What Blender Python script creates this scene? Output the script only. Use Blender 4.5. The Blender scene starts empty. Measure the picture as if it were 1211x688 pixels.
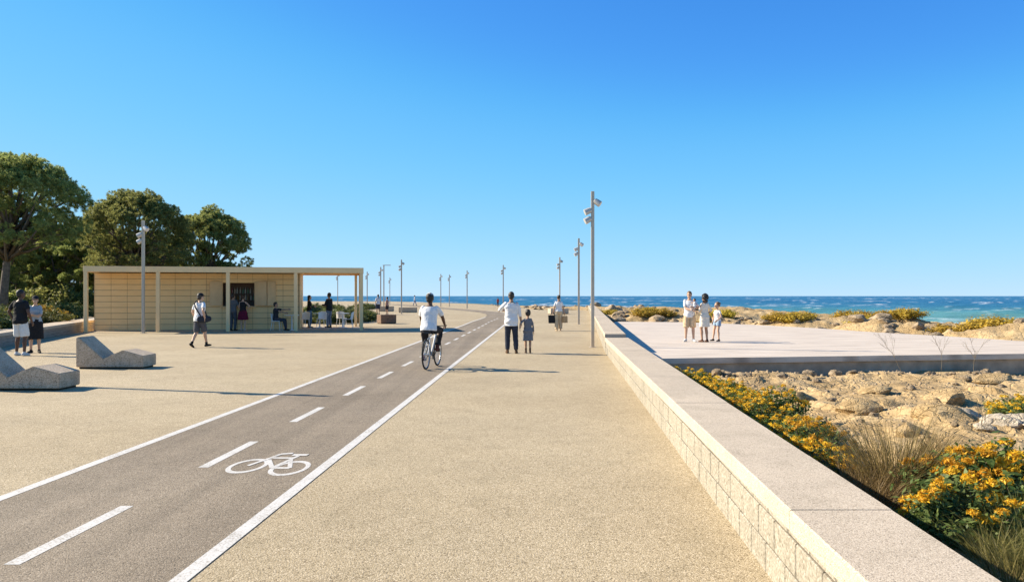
import bpy, bmesh, math, random
import numpy as np
from mathutils import Vector, Matrix, noise as mnoise

S = bpy.context.scene
COL = S.collection
R = math.radians
PI = math.pi
RND = random.Random(7)
CAM_H, F = 1.65, 950.0

# ------------------------------------------------------------------ helpers
def tag(o, label=None, cat=None, group=None, kind=None):
    if label: o['label'] = label
    if cat: o['category'] = cat
    if group: o['group'] = group
    if kind: o['kind'] = kind
    return o

def empty(name, loc=(0, 0, 0), rz=0.0, label=None, cat=None, group=None):
    o = bpy.data.objects.new(name, None)
    COL.objects.link(o)
    o.empty_display_size = 0.2
    o.location = loc
    o.rotation_euler = (0, 0, rz)
    return tag(o, label, cat, group)

def link_mesh(name, me, mats, parent=None):
    o = bpy.data.objects.new(name, me)
    COL.objects.link(o)
    if mats is not None:
        for m in (mats if isinstance(mats, (list, tuple)) else [mats]):
            me.materials.append(m)
    if parent: o.parent = parent
    return o

def smooth(o, angle=None):
    me = o.data
    me.polygons.foreach_set('use_smooth', [True] * len(me.polygons))
    if angle is not None and hasattr(me, 'set_sharp_from_angle'):
        me.set_sharp_from_angle(angle=R(angle))
    return o

def copy_tree(o, parent=None):
    kids = list(o.children)
    c = o.copy()
    COL.objects.link(c)
    c.parent = parent
    for k in kids: copy_tree(k, c)
    return c

class MB:
    """collects shapes for one mesh"""
    def __init__(self):
        self.v, self.f, self.m = [], [], []
    def add(self, vs, fs, mi=0):
        b = len(self.v)
        self.v += [tuple(p) for p in vs]
        self.f += [tuple(i + b for i in q) for q in fs]
        self.m += [mi] * len(fs)
        return self
    def hexa(self, c, mi=0):
        return self.add(c, [(3, 2, 1, 0), (4, 5, 6, 7), (0, 1, 5, 4), (1, 2, 6, 5), (2, 3, 7, 6), (3, 0, 4, 7)], mi)
    def box(self, x0, x1, y0, y1, z0, z1, mi=0, bev=0.0):
        if bev:
            return self.bevbox(x0, x1, y0, y1, z0, z1, bev, mi)
        return self.hexa([(x0, y0, z0), (x1, y0, z0), (x1, y1, z0), (x0, y1, z0),
                          (x0, y0, z1), (x1, y0, z1), (x1, y1, z1), (x0, y1, z1)], mi)
    def bevbox(self, x0, x1, y0, y1, z0, z1, b, mi=0):
        bm = bmesh.new()
        vs = [bm.verts.new(p) for p in [(x0, y0, z0), (x1, y0, z0), (x1, y1, z0), (x0, y1, z0), (x0, y0, z1), (x1, y0, z1), (x1, y1, z1), (x0, y1, z1)]]
        for q in [(3, 2, 1, 0), (4, 5, 6, 7), (0, 1, 5, 4), (1, 2, 6, 5), (2, 3, 7, 6), (3, 0, 4, 7)]:
            bm.faces.new([vs[i] for i in q])
        bmesh.ops.bevel(bm, geom=list(bm.edges), offset=b, segments=1, affect='EDGES')
        self.frombm(bm, mi); bm.free()
        return self
    def frombm(self, bm, mi=0, mat=None):
        bm.verts.index_update()
        self.add([(mat @ v.co) if mat else v.co[:] for v in bm.verts], [[v.index for v in f.verts] for f in bm.faces], mi)
        return self
    def tube(self, pts, rad, n=8, mi=0, cap=True):
        pts = [Vector(p) for p in pts]
        if not isinstance(rad, (list, tuple)): rad = [rad] * len(pts)
        vs, fs = [], []
        up = None
        for i, p in enumerate(pts):
            d = (pts[min(i + 1, len(pts) - 1)] - pts[max(i - 1, 0)]).normalized()
            if up is None:
                up = d.orthogonal().normalized()
            else:
                up = (up - d * up.dot(d))
                up = up.normalized() if up.length > 1e-6 else d.orthogonal().normalized()
            sd = d.cross(up)
            for k in range(n):
                a = 2 * PI * k / n
                vs.append(p + (up * math.cos(a) + sd * math.sin(a)) * rad[i])
        for i in range(len(pts) - 1):
            for k in range(n):
                a, b = i * n + k, i * n + (k + 1) % n
                fs.append((a, b, b + n, a + n))
        if cap:
            fs.append(tuple(range(n - 1, -1, -1)))
            fs.append(tuple(range((len(pts) - 1) * n, len(pts) * n)))
        return self.add(vs, fs, mi)
    def prism(self, outline, a, b, axis=1, mi=0):
        """outline: list of 2D points, extruded a..b along axis (1: y, 2: z, 0: x)"""
        n = len(outline)
        def mk(p, t):
            return (p[0], t, p[1]) if axis == 1 else ((p[0], p[1], t) if axis == 2 else (t, p[0], p[1]))
        vs = [mk(p, a) for p in outline] + [mk(p, b) for p in outline]
        fs = [tuple(range(n)), tuple(range(2 * n - 1, n - 1, -1))]
        for i in range(n):
            j = (i + 1) % n
            fs.append((i, i + n, j + n, j))
        return self.add(vs, fs, mi)
    def torus(self, c, r, t, axis='x', n=40, m=8, mi=0, sx=1, sy=1):
        vs, fs = [], []
        for i in range(n):
            a = 2 * PI * i / n
            for k in range(m):
                b = 2 * PI * k / m
                rr = r + t * math.cos(b)
                u, w, h = rr * math.cos(a), rr * math.sin(a), t * math.sin(b)
                vs.append((c[0] + h * sx, c[1] + u, c[2] + w) if axis == 'x' else (c[0] + u, c[1] + w, c[2] + h))
        for i in range(n):
            for k in range(m):
                a, b = i * m + k, i * m + (k + 1) % m
                c2, d = ((i + 1) % n) * m + (k + 1) % m, ((i + 1) % n) * m + k
                fs.append((a, b, c2, d))
        return self.add(vs, fs, mi)
    def lathe(self, prof, c=(0, 0, 0), n=16, mi=0, mat=None):
        vs, fs = [], []
        for r, z in prof:
            for k in range(n):
                a = 2 * PI * k / n
                p = Vector((r * math.cos(a), r * math.sin(a), z))
                if mat: p = mat @ p
                vs.append(p + Vector(c))
        for i in range(len(prof) - 1):
            for k in range(n):
                a, b = i * n + k, i * n + (k + 1) % n
                fs.append((a, b, b + n, a + n))
        fs.append(tuple(range(n - 1, -1, -1)))
        fs.append(tuple(range((len(prof) - 1) * n, len(prof) * n)))
        return self.add(vs, fs, mi)
    def mesh(self, name, fixn=True):
        me = bpy.data.meshes.new(name)
        me.from_pydata(self.v, [], self.f)
        me.polygons.foreach_set('material_index', self.m)
        if fixn:
            bm = bmesh.new(); bm.from_mesh(me)
            bmesh.ops.recalc_face_normals(bm, faces=bm.faces)
            bm.to_mesh(me); bm.free()
        me.update()
        return me
    def build(self, name, mats, parent=None, fixn=True):
        return link_mesh(name, self.mesh(name, fixn), mats, parent)

def np_mesh(name, verts, faces, mats, parent=None, midx=None, smooth_=False):
    """fast mesh from numpy: faces (n,k)"""
    me = bpy.data.meshes.new(name)
    k = faces.shape[1]
    me.vertices.add(len(verts)); me.vertices.foreach_set('co', np.ascontiguousarray(verts, dtype=np.float32).ravel())
    me.loops.add(faces.size); me.loops.foreach_set('vertex_index', np.ascontiguousarray(faces, dtype=np.int32).ravel())
    me.polygons.add(len(faces)); me.polygons.foreach_set('loop_start', np.arange(0, faces.size, k, dtype=np.int32))
    if midx is not None: me.polygons.foreach_set('material_index', np.ascontiguousarray(midx, dtype=np.int32))
    me.update(calc_edges=True)
    if smooth_: me.polygons.foreach_set('use_smooth', np.ones(len(faces), dtype=bool))
    return link_mesh(name, me, mats, parent)

# numpy value noise
def _hash(ix, iy, seed):
    h = (ix.astype(np.int64) * 374761393 + iy.astype(np.int64) * 668265263 + seed * 974634721) & 0xFFFFFFFF
    h = ((h ^ (h >> 13)) * 1274126177) & 0xFFFFFFFF
    return ((h ^ (h >> 16)) & 0xFFFF) / 65535.0
def vnoise(x, y, seed=0):
    ix, iy = np.floor(x), np.floor(y)
    fx, fy = x - ix, y - iy
    fx = fx * fx * (3 - 2 * fx); fy = fy * fy * (3 - 2 * fy)
    a = _hash(ix, iy, seed); b = _hash(ix + 1, iy, seed); c = _hash(ix, iy + 1, seed); d = _hash(ix + 1, iy + 1, seed)
    return (a * (1 - fx) + b * fx) * (1 - fy) + (c * (1 - fx) + d * fx) * fy - 0.5
def fbm(x, y, seed=0, octv=4, gain=0.5, lac=2.03):
    s = 0; a = 1.0
    for o in range(octv):
        s = s + a * vnoise(x, y, seed + o * 17); x = x * lac + 3.1; y = y * lac + 1.7; a *= gain
    return s
def ridged(x, y, seed=0, octv=4, gain=.55):
    s = 0; a = 1.0
    for o in range(octv):
        s = s + a * (1 - np.abs(4 * vnoise(x, y, seed + o * 13)).clip(0, 1)); x = x * 2.07 + 5.3; y = y * 2.07 + 2.9; a *= gain
    return s

# ------------------------------------------------------------------ materials
def newmat(name):
    m = bpy.data.materials.new(name); m.use_nodes = True
    nt = m.node_tree
    return m, nt, nt.nodes['Principled BSDF']
def N(nt, t, **kw):
    n = nt.nodes.new(t)
    for k, v in kw.items(): setattr(n, k, v)
    return n
def noise_node(nt, vec, scale, detail=4, rough=.55):
    n = N(nt, 'ShaderNodeTexNoise'); n.inputs['Scale'].default_value = scale; n.inputs['Detail'].default_value = detail
    n.inputs['Roughness'].default_value = rough
    if vec: nt.links.new(vec, n.inputs['Vector'])
    return n
def ramp(nt, fac, stops):
    r = N(nt, 'ShaderNodeValToRGB')
    e = r.color_ramp.elements
    while len(e) > 1: e.remove(e[-1])
    e[0].position = stops[0][0]; e[0].color = (*stops[0][1], 1)
    for p, c in stops[1:]:
        x = e.new(p); x.color = (*c, 1)
    nt.links.new(fac, r.inputs[0])
    return r
def mixc(nt, fac, a, b, blend='MIX'):
    n = N(nt, 'ShaderNodeMix', data_type='RGBA', blend_type=blend)
    for sock, v in ((n.inputs[0], fac), (n.inputs[6], a), (n.inputs[7], b)):
        if hasattr(v, 'is_output'): nt.links.new(v, sock)
        else: sock.default_value = v if not isinstance(v, tuple) else (*v, 1)
    return n.outputs[2]
def math_(nt, op, a, b=0.0, clamp=False):
    n = N(nt, 'ShaderNodeMath', operation=op, use_clamp=clamp)
    for s, v in ((n.inputs[0], a), (n.inputs[1], b)):
        if hasattr(v, 'is_output'): nt.links.new(v, s)
        else: s.default_value = v
    return n.outputs[0]
def bump(nt, bsdf, h, strength=.3, dist=.01):
    b = N(nt, 'ShaderNodeBump'); b.inputs['Strength'].default_value = strength; b.inputs['Distance'].default_value = dist
    nt.links.new(h, b.inputs['Height']); nt.links.new(b.outputs[0], bsdf.inputs['Normal'])
def objco(nt): return N(nt, 'ShaderNodeTexCoord').outputs['Object']

def plain(name, col, rough=.6, var=.12, scale=8, metal=0, spec=.5, bumps=0, bscale=60):
    m, nt, b = newmat(name)
    co = objco(nt)
    n = noise_node(nt, co, scale, 5)
    lo = tuple(c * (1 - var) for c in col); hi = tuple(min(1, c * (1 + var)) for c in col)
    nt.links.new(ramp(nt, n.outputs[0], [(.3, lo), (.7, hi)]).outputs[0], b.inputs['Base Color'])
    b.inputs['Roughness'].default_value = rough; b.inputs['Metallic'].default_value = metal
    b.inputs['Specular IOR Level'].default_value = spec
    if bumps:
        n2 = noise_node(nt, co, bscale, 3)
        bump(nt, b, n2.outputs[0], bumps, .01)
    return m

def aggregate(name, c_dark, c_mid, c_light, peb=70, macro=.12, bstr=.5, spec=.3, wear=False, spots=False, stain=.10):
    """exposed aggregate / resin bound gravel / asphalt"""
    m, nt, b = newmat(name)
    co = objco(nt)
    v = N(nt, 'ShaderNodeTexVoronoi'); v.inputs['Scale'].default_value = peb; nt.links.new(co, v.inputs['Vector'])
    sep = N(nt, 'ShaderNodeSeparateColor'); nt.links.new(v.outputs['Color'], sep.inputs[0])
    base = ramp(nt, sep.outputs[0], [(0, c_dark), (.18, c_mid), (.7, c_mid), (1, c_light)]).outputs[0]
    edge = ramp(nt, v.outputs['Distance'], [(.25, (1, 1, 1)), (.75, (.62, .6, .56))]).outputs[0]
    base = mixc(nt, .8, base, edge, 'MULTIPLY')
    v2 = N(nt, 'ShaderNodeTexVoronoi'); v2.inputs['Scale'].default_value = peb * .47; nt.links.new(co, v2.inputs['Vector'])
    sep2 = N(nt, 'ShaderNodeSeparateColor'); nt.links.new(v2.outputs['Color'], sep2.inputs[0])
    base = mixc(nt, .45, base, ramp(nt, sep2.outputs[1], [(0, (.72, .71, .69)), (.3, (1, 1, 1)), (1, (1.0, 1.0, 1.0))]).outputs[0], 'MULTIPLY')
    n1 = noise_node(nt, co, .55, 6, .6)
    base = mixc(nt, 1.0, base, ramp(nt, n1.outputs[0], [(.3, (1 - macro,) * 3), (.7, (1, 1, 1))]).outputs[0], 'MULTIPLY')
    if wear:
        mpw = N(nt, 'ShaderNodeMapping'); mpw.inputs['Scale'].default_value = (2.6, .05, 1); nt.links.new(co, mpw.inputs['Vector'])
        nw = noise_node(nt, mpw.outputs[0], 1.0, 4, .6)
        base = mixc(nt, 1.0, base, ramp(nt, nw.outputs[0], [(.36, (.80, .80, .80)), (.6, (1, 1, 1))]).outputs[0], 'MULTIPLY')
    if spots:
        vs_ = N(nt, 'ShaderNodeTexVoronoi'); vs_.inputs['Scale'].default_value = 1.1; nt.links.new(co, vs_.inputs['Vector'])
        base = mixc(nt, .7, base, ramp(nt, vs_.outputs['Distance'], [(.018, (.45, .43, .40)), (.035, (1, 1, 1))]).outputs[0], 'MULTIPLY')
        nb_ = noise_node(nt, co, .17, 3, .5)
        base = mixc(nt, 1.0, base, ramp(nt, nb_.outputs[0], [(.38, (.90, .885, .86)), (.6, (1, 1, 1))]).outputs[0], 'MULTIPLY')
    n3 = noise_node(nt, co, 2.7, 5, .65)
    base = mixc(nt, 1.0, base, ramp(nt, n3.outputs[0], [(.30, (1 - stain, 1 - stain, 1 - stain * 1.1)), (.5, (1, 1, 1))]).outputs[0], 'MULTIPLY')
    nt.links.new(base, b.inputs['Base Color'])
    b.inputs['Roughness'].default_value = .85; b.inputs['Specular IOR Level'].default_value = spec
    bump(nt, b, v.outputs['Distance'], bstr, -.006)
    return m

M = {}
M['pave'] = aggregate('gravel_paving', (.24, .18, .105), (.545, .447, .293), (.785, .668, .49), 100, macro=.15, stain=.13, spots=True)
M['lane'] = aggregate('lane_asphalt', (.15, .125, .095), (.35, .287, .215), (.52, .445, .35), 105, macro=.2, stain=.12, wear=True, spots=True)
def paint_mat():
    m, nt, b = newmat('lane_paint')
    co = objco(nt)
    n = noise_node(nt, co, 60, 4, .7); n2 = noise_node(nt, co, 3, 4)
    f = math_(nt, 'ADD', n.outputs[0], math_(nt, 'MULTIPLY', math_(nt, 'SUBTRACT', n2.outputs[0], .5), .35))
    nt.links.new(ramp(nt, f, [(.33, (.30, .26, .21)), (.43, (.52, .50, .46)), (.52, (.60, .58, .55)), (.75, (.66, .64, .61))]).outputs[0], b.inputs['Base Color'])
    b.inputs['Roughness'].default_value = .7
    bump(nt, b, n.outputs[0], .3, .004)
    return m
M['paint'] = paint_mat()
M['cap'] = aggregate('wall_cap_stone', (.36, .295, .23), (.66, .555, .435), (.78, .68, .55), 150, macro=.2, stain=.14, bstr=.2)
M['block'] = aggregate('wall_block_stone', (.27, .235, .18), (.425, .385, .31), (.50, .47, .40), 60, macro=.2, bstr=.2, stain=.16)
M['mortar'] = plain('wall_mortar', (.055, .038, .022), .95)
M['bench'] = aggregate('bench_concrete', (.36, .275, .195), (.72, .575, .425), (.82, .70, .55), 60, macro=.25, stain=.22)
M['metal'] = plain('lamp_metal', (.52, .44, .34), .45, .06, 3, metal=.1)
M['lamphead'] = plain('lamp_head', (.52, .50, .46), .35, .05, 3, metal=.2)
M['glass'] = plain('lamp_lens', (.55, .56, .56), .1, .05, 3)
M['kframe'] = plain('kiosk_frame', (.85, .60, .31), .55, .05, 2, bumps=.05)
M['white'] = plain('white_plastic', (.78, .78, .76), .4, .04, 3)
M['dark'] = plain('dark_interior', (.10, .07, .055), .7, .2, 3)
M['shelf'] = plain('shelf_wood', (.16, .09, .05), .6, .2, 12)
M['tyre'] = plain('tyre_rubber', (.018, .018, .018), .8, .2, 20)
M['steel'] = plain('bike_steel', (.55, .55, .55), .3, .05, 3, metal=.8)
M['bikeframe'] = plain('bike_frame_paint', (.72, .73, .74), .3, .04, 3)
M['saddle'] = plain('saddle_black', (.02, .02, .02), .6, .1, 9)
M['bark'] = plain('pine_bark', (.15, .115, .085), .95, .4, 6, bumps=.8, bscale=14)
M['brownstone'] = aggregate('brown_block_stone', (.10, .06, .04), (.24, .155, .11), (.34, .24, .18), 40)
M['soil'] = plain('field_soil', (.26, .21, .12), .95, .3, 1.2, bumps=.4, bscale=9)

def panel_mat():
    m, nt, b = newmat('kiosk_panel')
    co = objco(nt)
    mp = N(nt, 'ShaderNodeMapping'); mp.inputs['Scale'].default_value = (.6, .6, 9)
    nt.links.new(co, mp.inputs['Vector'])
    n = noise_node(nt, mp.outputs[0], 3, 5)
    n2 = noise_node(nt, co, 1.1, 3)
    f = math_(nt, 'ADD', math_(nt, 'MULTIPLY', n.outputs[0], .6), math_(nt, 'MULTIPLY', n2.outputs[0], .4))
    nt.links.new(ramp(nt, f, [(.3, (.78, .52, .225)), (.7, (.88, .63, .30))]).outputs[0], b.inputs['Base Color'])
    b.inputs['Roughness'].default_value = .6
    return m
M['panel'] = panel_mat()
M['shutter'] = plain('hatch_shutter_panel', (.66, .46, .235), .6, .08, 3)
def deck_mat():
    m, nt, b = newmat('deck_boards')
    co = objco(nt)
    mp = N(nt, 'ShaderNodeMapping'); mp.inputs['Scale'].default_value = (.16, 1, 1)
    nt.links.new(co, mp.inputs['Vector'])
    n = noise_node(nt, mp.outputs[0], 3.2, 6, .65)
    w = N(nt, 'ShaderNodeTexWave', wave_type='BANDS', bands_direction='Y'); w.inputs['Scale'].default_value = .62
    nt.links.new(co, w.inputs['Vector'])
    base = ramp(nt, n.outputs[0], [(.34, (.45, .38, .31)), (.5, (.60, .51, .42)), (.64, (.68, .59, .49))]).outputs[0]
    g = ramp(nt, w.outputs['Fac'], [(0, (.58, .56, .54)), (.07, (1, 1, 1))]).outputs[0]
    nt.links.new(mixc(nt, .8, base, g, 'MULTIPLY'), b.inputs['Base Color'])
    b.inputs['Roughness'].default_value = .7
    return m
M['deck'] = deck_mat()
M['deckside'] = plain('deck_side', (.40, .32, .24), .85, .25, 3)
def lowwall_mat():
    m, nt, b = newmat('bench_wall_courses')
    co = objco(nt)
    mp = N(nt, 'ShaderNodeMapping'); mp.inputs['Scale'].default_value = (.8, .8, 10)
    nt.links.new(co, mp.inputs['Vector'])
    n = noise_node(nt, mp.outputs[0], 2.5, 5)
    nt.links.new(ramp(nt, n.outputs[0], [(.3, (.19, .165, .14)), (.7, (.36, .32, .275))]).outputs[0], b.inputs['Base Color'])
    b.inputs['Roughness'].default_value = .85
    return m
M['lowwall'] = lowwall_mat()

def leaf_mat(name, c1, c2, transl=.25, scale=3):
    m, nt, b = newmat(name)
    geo = N(nt, 'ShaderNodeNewGeometry')
    oi = N(nt, 'ShaderNodeObjectInfo')
    co = objco(nt)
    n = noise_node(nt, co, scale, 3)
    f = math_(nt, 'ADD', math_(nt, 'MULTIPLY', geo.outputs['Random Per Island'], .55), math_(nt, 'MULTIPLY', n.outputs[0], .45))
    base = ramp(nt, f, [(.2, c1), (.8, c2)]).outputs[0]
    hsv = N(nt, 'ShaderNodeHueSaturation'); nt.links.new(base, hsv.inputs['Color'])
    nt.links.new(math_(nt, 'ADD', math_(nt, 'MULTIPLY', oi.outputs['Random'], .35), .85), hsv.inputs['Value'])
    nt.links.new(math_(nt, 'ADD', math_(nt, 'MULTIPLY', oi.outputs['Random'], .03), .485), hsv.inputs['Hue'])
    nt.links.new(hsv.outputs[0], b.inputs['Base Color'])
    b.inputs['Roughness'].default_value = .55; b.inputs['Specular IOR Level'].default_value = .3
    tr = N(nt, 'ShaderNodeBsdfTranslucent'); nt.links.new(hsv.outputs[0], tr.inputs['Color'])
    mx = N(nt, 'ShaderNodeMixShader'); mx.inputs[0].default_value = transl
    out = nt.nodes['Material Output']
    nt.links.new(b.outputs[0], mx.inputs[1]); nt.links.new(tr.outputs[0], mx.inputs[2]); nt.links.new(mx.outputs[0], out.inputs[0])
    return m
M['pine'] = leaf_mat('pine_needles', (.09, .12, .04), (.52, .54, .17), .5, 2.6)
M['shrub'] = leaf_mat('shrub_leaves', (.065, .085, .018), (.19, .20, .05), .3, 2)
M['bush'] = leaf_mat('bush_leaves', (.05, .095, .02), (.17, .225, .06), .35, 5)
M['flower'] = leaf_mat('yellow_flowers', (.60, .34, .014), (.92, .60, .04), .3, 8)
M['goldbush'] = leaf_mat('golden_bush_leaves', (.26, .19, .025), (.66, .46, .055), .3, 4)
M['grass'] = leaf_mat('dry_grass', (.13, .09, .032), (.32, .235, .095), .35, 5)
M['grassgreen'] = leaf_mat('green_grass', (.11, .11, .03), (.30, .27, .09), .35, 5)
M['twig'] = plain('dry_twig', (.22, .175, .115), .9, .2, 10)

def rock_mat(name, c0, c1, c2, crack=4.0, cs=.55):
    m, nt, b = newmat(name)
    co = objco(nt)
    wn = noise_node(nt, co, 1.6, 3)
    vm = N(nt, 'ShaderNodeVectorMath', operation='ADD')
    sc = N(nt, 'ShaderNodeVectorMath', operation='SCALE'); sc.inputs['Scale'].default_value = .8
    nt.links.new(wn.outputs['Color'], sc.inputs[0]); nt.links.new(co, vm.inputs[0]); nt.links.new(sc.outputs[0], vm.inputs[1])
    v = N(nt, 'ShaderNodeTexVoronoi', feature='DISTANCE_TO_EDGE'); v.inputs['Scale'].default_value = crack; nt.links.new(vm.outputs[0], v.inputs['Vector'])
    vb = N(nt, 'ShaderNodeTexVoronoi', feature='DISTANCE_TO_EDGE'); vb.inputs['Scale'].default_value = crack * 3.3; nt.links.new(vm.outputs[0], vb.inputs['Vector'])
    n = noise_node(nt, co, .9, 8, .62); n2 = noise_node(nt, co, 16, 5, .7)
    base = ramp(nt, n.outputs[0], [(.28, c0), (.5, c1), (.72, c2)]).outputs[0]
    base = mixc(nt, 1, base, ramp(nt, n2.outputs[0], [(.3, (.62, .60, .56)), (.55, (1, 1, 1))]).outputs[0], 'MULTIPLY')
    k = ramp(nt, v.outputs['Distance'], [(0, (.42, .38, .32)), (.045, (1, 1, 1))]).outputs[0]
    base = mixc(nt, cs, base, k, 'MULTIPLY')
    nt.links.new(base, b.inputs['Base Color'])
    b.inputs['Roughness'].default_value = .9; b.inputs['Specular IOR Level'].default_value = .2
    h = math_(nt, 'ADD', math_(nt, 'MINIMUM', v.outputs['Distance'], .10), math_(nt, 'MULTIPLY', math_(nt, 'MINIMUM', vb.outputs['Distance'], .10), .2))
    h = math_(nt, 'ADD', h, math_(nt, 'MULTIPLY', n2.outputs[0], .09))
    bump(nt, b, h, .9, .2)
    return m
M['rock'] = rock_mat('cracked_sandstone', (.29, .20, .10), (.49, .35, .18), (.60, .46, .27), 3.2)
M['paleboulder'] = rock_mat('pale_boulder_stone', (.36, .29, .20), (.58, .50, .385), (.70, .63, .52), 1.8, .6)
M['boulder'] = rock_mat('boulder_stone', (.22, .16, .10), (.37, .285, .19), (.50, .41, .30), 1.4, .4)

# cloth / skin
_mc = {}
def cmat(kind, col):
    key = (kind, col)
    if key not in _mc:
        if kind == 'skin':
            m = plain('skin', col, .5, .06, 9, spec=.35)
        elif kind == 'hair':
            m = plain('hair', col, .6, .35, 60, bumps=.5, bscale=90)
        else:
            m = plain('cloth', col, .85, .10, 14, spec=.2, bumps=.25, bscale=35)
        _mc[key] = m
    return _mc[key]
SK_L, SK_M, SK_D = (.56, .35, .24), (.40, .235, .15), (.115, .058, .036)

# ------------------------------------------------------------------ world, sun, camera
SUN_EL, SUN_AZ = R(30.0), R(285.5)        # azimuth clockwise from +Y
w = bpy.data.worlds.new("World"); S.world = w; w.use_nodes = True
nt = w.node_tree
sky = nt.nodes.new('ShaderNodeTexSky'); sky.sky_type = 'NISHITA'; sky.sun_disc = False
sky.sun_elevation = SUN_EL; sky.sun_rotation = SUN_AZ; sky.altitude = 0
sky.air_density = 0.5; sky.dust_density = 0.0; sky.ozone_density = 4.0
# tone the clear sky like the photograph: per-channel gain and gamma
mul_ = N(nt, 'ShaderNodeVectorMath', operation='SCALE'); mul_.inputs['Scale'].default_value = .1
nt.links.new(sky.outputs[0], mul_.inputs[0])
cv = N(nt, 'ShaderNodeRGBCurve'); nt.links.new(mul_.outputs[0], cv.inputs['Color'])
CURVES = ([(0, 0), (.069, .072), (.115, .17), (.23, .34), (.487, .54), (1, .80)],
          [(0, 0), (.135, .335), (.22, .56), (.40, .71), (.65, .80), (1, .90)],
          [(0, 0), (.15, .42), (.295, .90), (.43, 1.0), (.65, 1.03), (1, 1.06)])
for ci, pts in enumerate(CURVES):
    c_ = cv.mapping.curves[ci]
    while len(c_.points) > 2: c_.points.remove(c_.points[1])
    c_.points[0].location = (0, 0); c_.points[1].location = (1, pts[-1][1] * .9)
    for p in pts[1:-1]: c_.points.new(p[0], p[1] * .9)
cv.mapping.update()
gain = N(nt, 'ShaderNodeVectorMath', operation='SCALE'); gain.inputs['Scale'].default_value = 1 / (.9 * .207)
nt.links.new(cv.outputs[0], gain.inputs[0])
nt.links.new(gain.outputs[0], nt.nodes['Background'].inputs[0])
nt.nodes['Background'].inputs[1].default_value = 0.10
sl = bpy.data.lights.new('sun', 'SUN'); sl.energy = 5.0; sl.angle = R(0.5); sl.color = (1.0, .88, .69)
so = bpy.data.objects.new('sun', sl); COL.objects.link(so)
d = Vector((-math.sin(SUN_AZ) * math.cos(SUN_EL), -math.cos(SUN_AZ) * math.cos(SUN_EL), -math.sin(SUN_EL)))
so.rotation_euler = d.to_track_quat('-Z', 'Y').to_euler(); so.location = (-20, 10, 30)
cam = bpy.data.cameras.new('camera'); co_ = bpy.data.objects.new('camera', cam); COL.objects.link(co_)
co_.location = (0, 0, CAM_H); co_.rotation_euler = (PI / 2, 0, 0)
cam.sensor_width = 36; cam.lens = 36 * F / 1211; cam.shift_y = 6 / 1211; cam.clip_start = .1; cam.clip_end = 90000
S.camera = co_
S.view_settings.view_transform = 'Standard'; S.view_settings.look = 'None'; S.view_settings.gamma = 1
S.view_settings.exposure = 1.05
S.render.engine = 'CYCLES'
S.cycles.max_bounces = 8; S.cycles.diffuse_bounces = 5; S.cycles.transparent_max_bounces = 4
S.cycles.caustics_reflective = False; S.cycles.caustics_refractive = False

# ------------------------------------------------------------------ setting: ground sheets
def interp(pts, y): return np.interp(y, [p[1] for p in pts], [p[0] for p in pts])
WALL = [(.82, -6), (2.72, 23.4), (8.93, 94)]
def wallx(y): return float(interp(WALL, y))
def flat(name, poly, z, mat):
    b = MB(); b.add([(x, y, z) for x, y in poly], [tuple(range(len(poly)))])
    o = b.build(name, mat, fixn=False)
    if o.data.polygons[0].normal.z < 0: o.data.flip_normals()
    return tag(o, kind='structure')

flat('ground', [(-400, -8), (1.0, -8), (1.0, 20), (2.0, 60), (2, 120), (-8, 180), (-45, 252), (-120, 300), (-400, 400)], -.06, M['soil'])
flat('promenade', [(-40, -7), (.76, -7)] + [(x + .05, y) for x, y in WALL] + [(3.3, 96), (-2, 130), (-11, 180), (-38, 249), (-90, 262), (-120, 200), (-60, 100), (-40, 60)], 0, M['pave'])
# bike lane: right edge line, width 2.3 m
def lane_pts(off):
    """points of the line running 'off' m left of the right edge"""
    base = [(-2.04 + .0362 * y, y) for y in (-6, 0, 10, 20, 30, 40, 46)]
    base += [(-.24, 51), (.05, 57), (.30, 63), (.30, 69), (-.1, 75), (-1.1, 82), (-2.9, 90), (-5.4, 99), (-8.2, 109), (-11.5, 121), (-16.5, 139), (-22.5, 160)]
    out = []
    for i, p in enumerate(base):
        a, b = base[max(i - 1, 0)], base[min(i + 1, len(base) - 1)]
        dx, dy = b[0] - a[0], b[1] - a[1]; l = math.hypot(dx, dy)
        out.append((p[0] - dy / l * off, p[1] + dx / l * off))
    return out
def strip(name, a, b, z, mat):
    n = len(a); mb = MB()
    mb.add([(x, y, z) for x, y in a] + [(x, y, z) for x, y in b], [(i, i + 1, n + i + 1, n + i) for i in range(n - 1)])
    o = mb.build(name, mat, fixn=False)
    if o.data.polygons[0].normal.z < 0: o.data.flip_normals()
    return tag(o, kind='structure')
strip('bike_lane', lane_pts(0), lane_pts(2.42), .003, M['lane'])
ln = 14
strip('edge_line', lane_pts(.004)[:ln], lane_pts(.11)[:ln], .005, M['paint'])
strip('edge_line', lane_pts(2.31)[:10], lane_pts(2.416)[:10], .005, M['paint'])
y0 = -.664
mid = lambda y: -2.15 + .0385 * y - 1.15
k = 0
while y0 < 60:
    a, b = y0, y0 + 1.38
    xa = interp(lane_pts(1.21), a); xb = interp(lane_pts(1.21), b)
    strip('centre_dash', [(xa - .05, a), (xb - .05, b)], [(xa + .05, a), (xb + .05, b)], .005, M['paint'])
    y0 += 2.797
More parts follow.
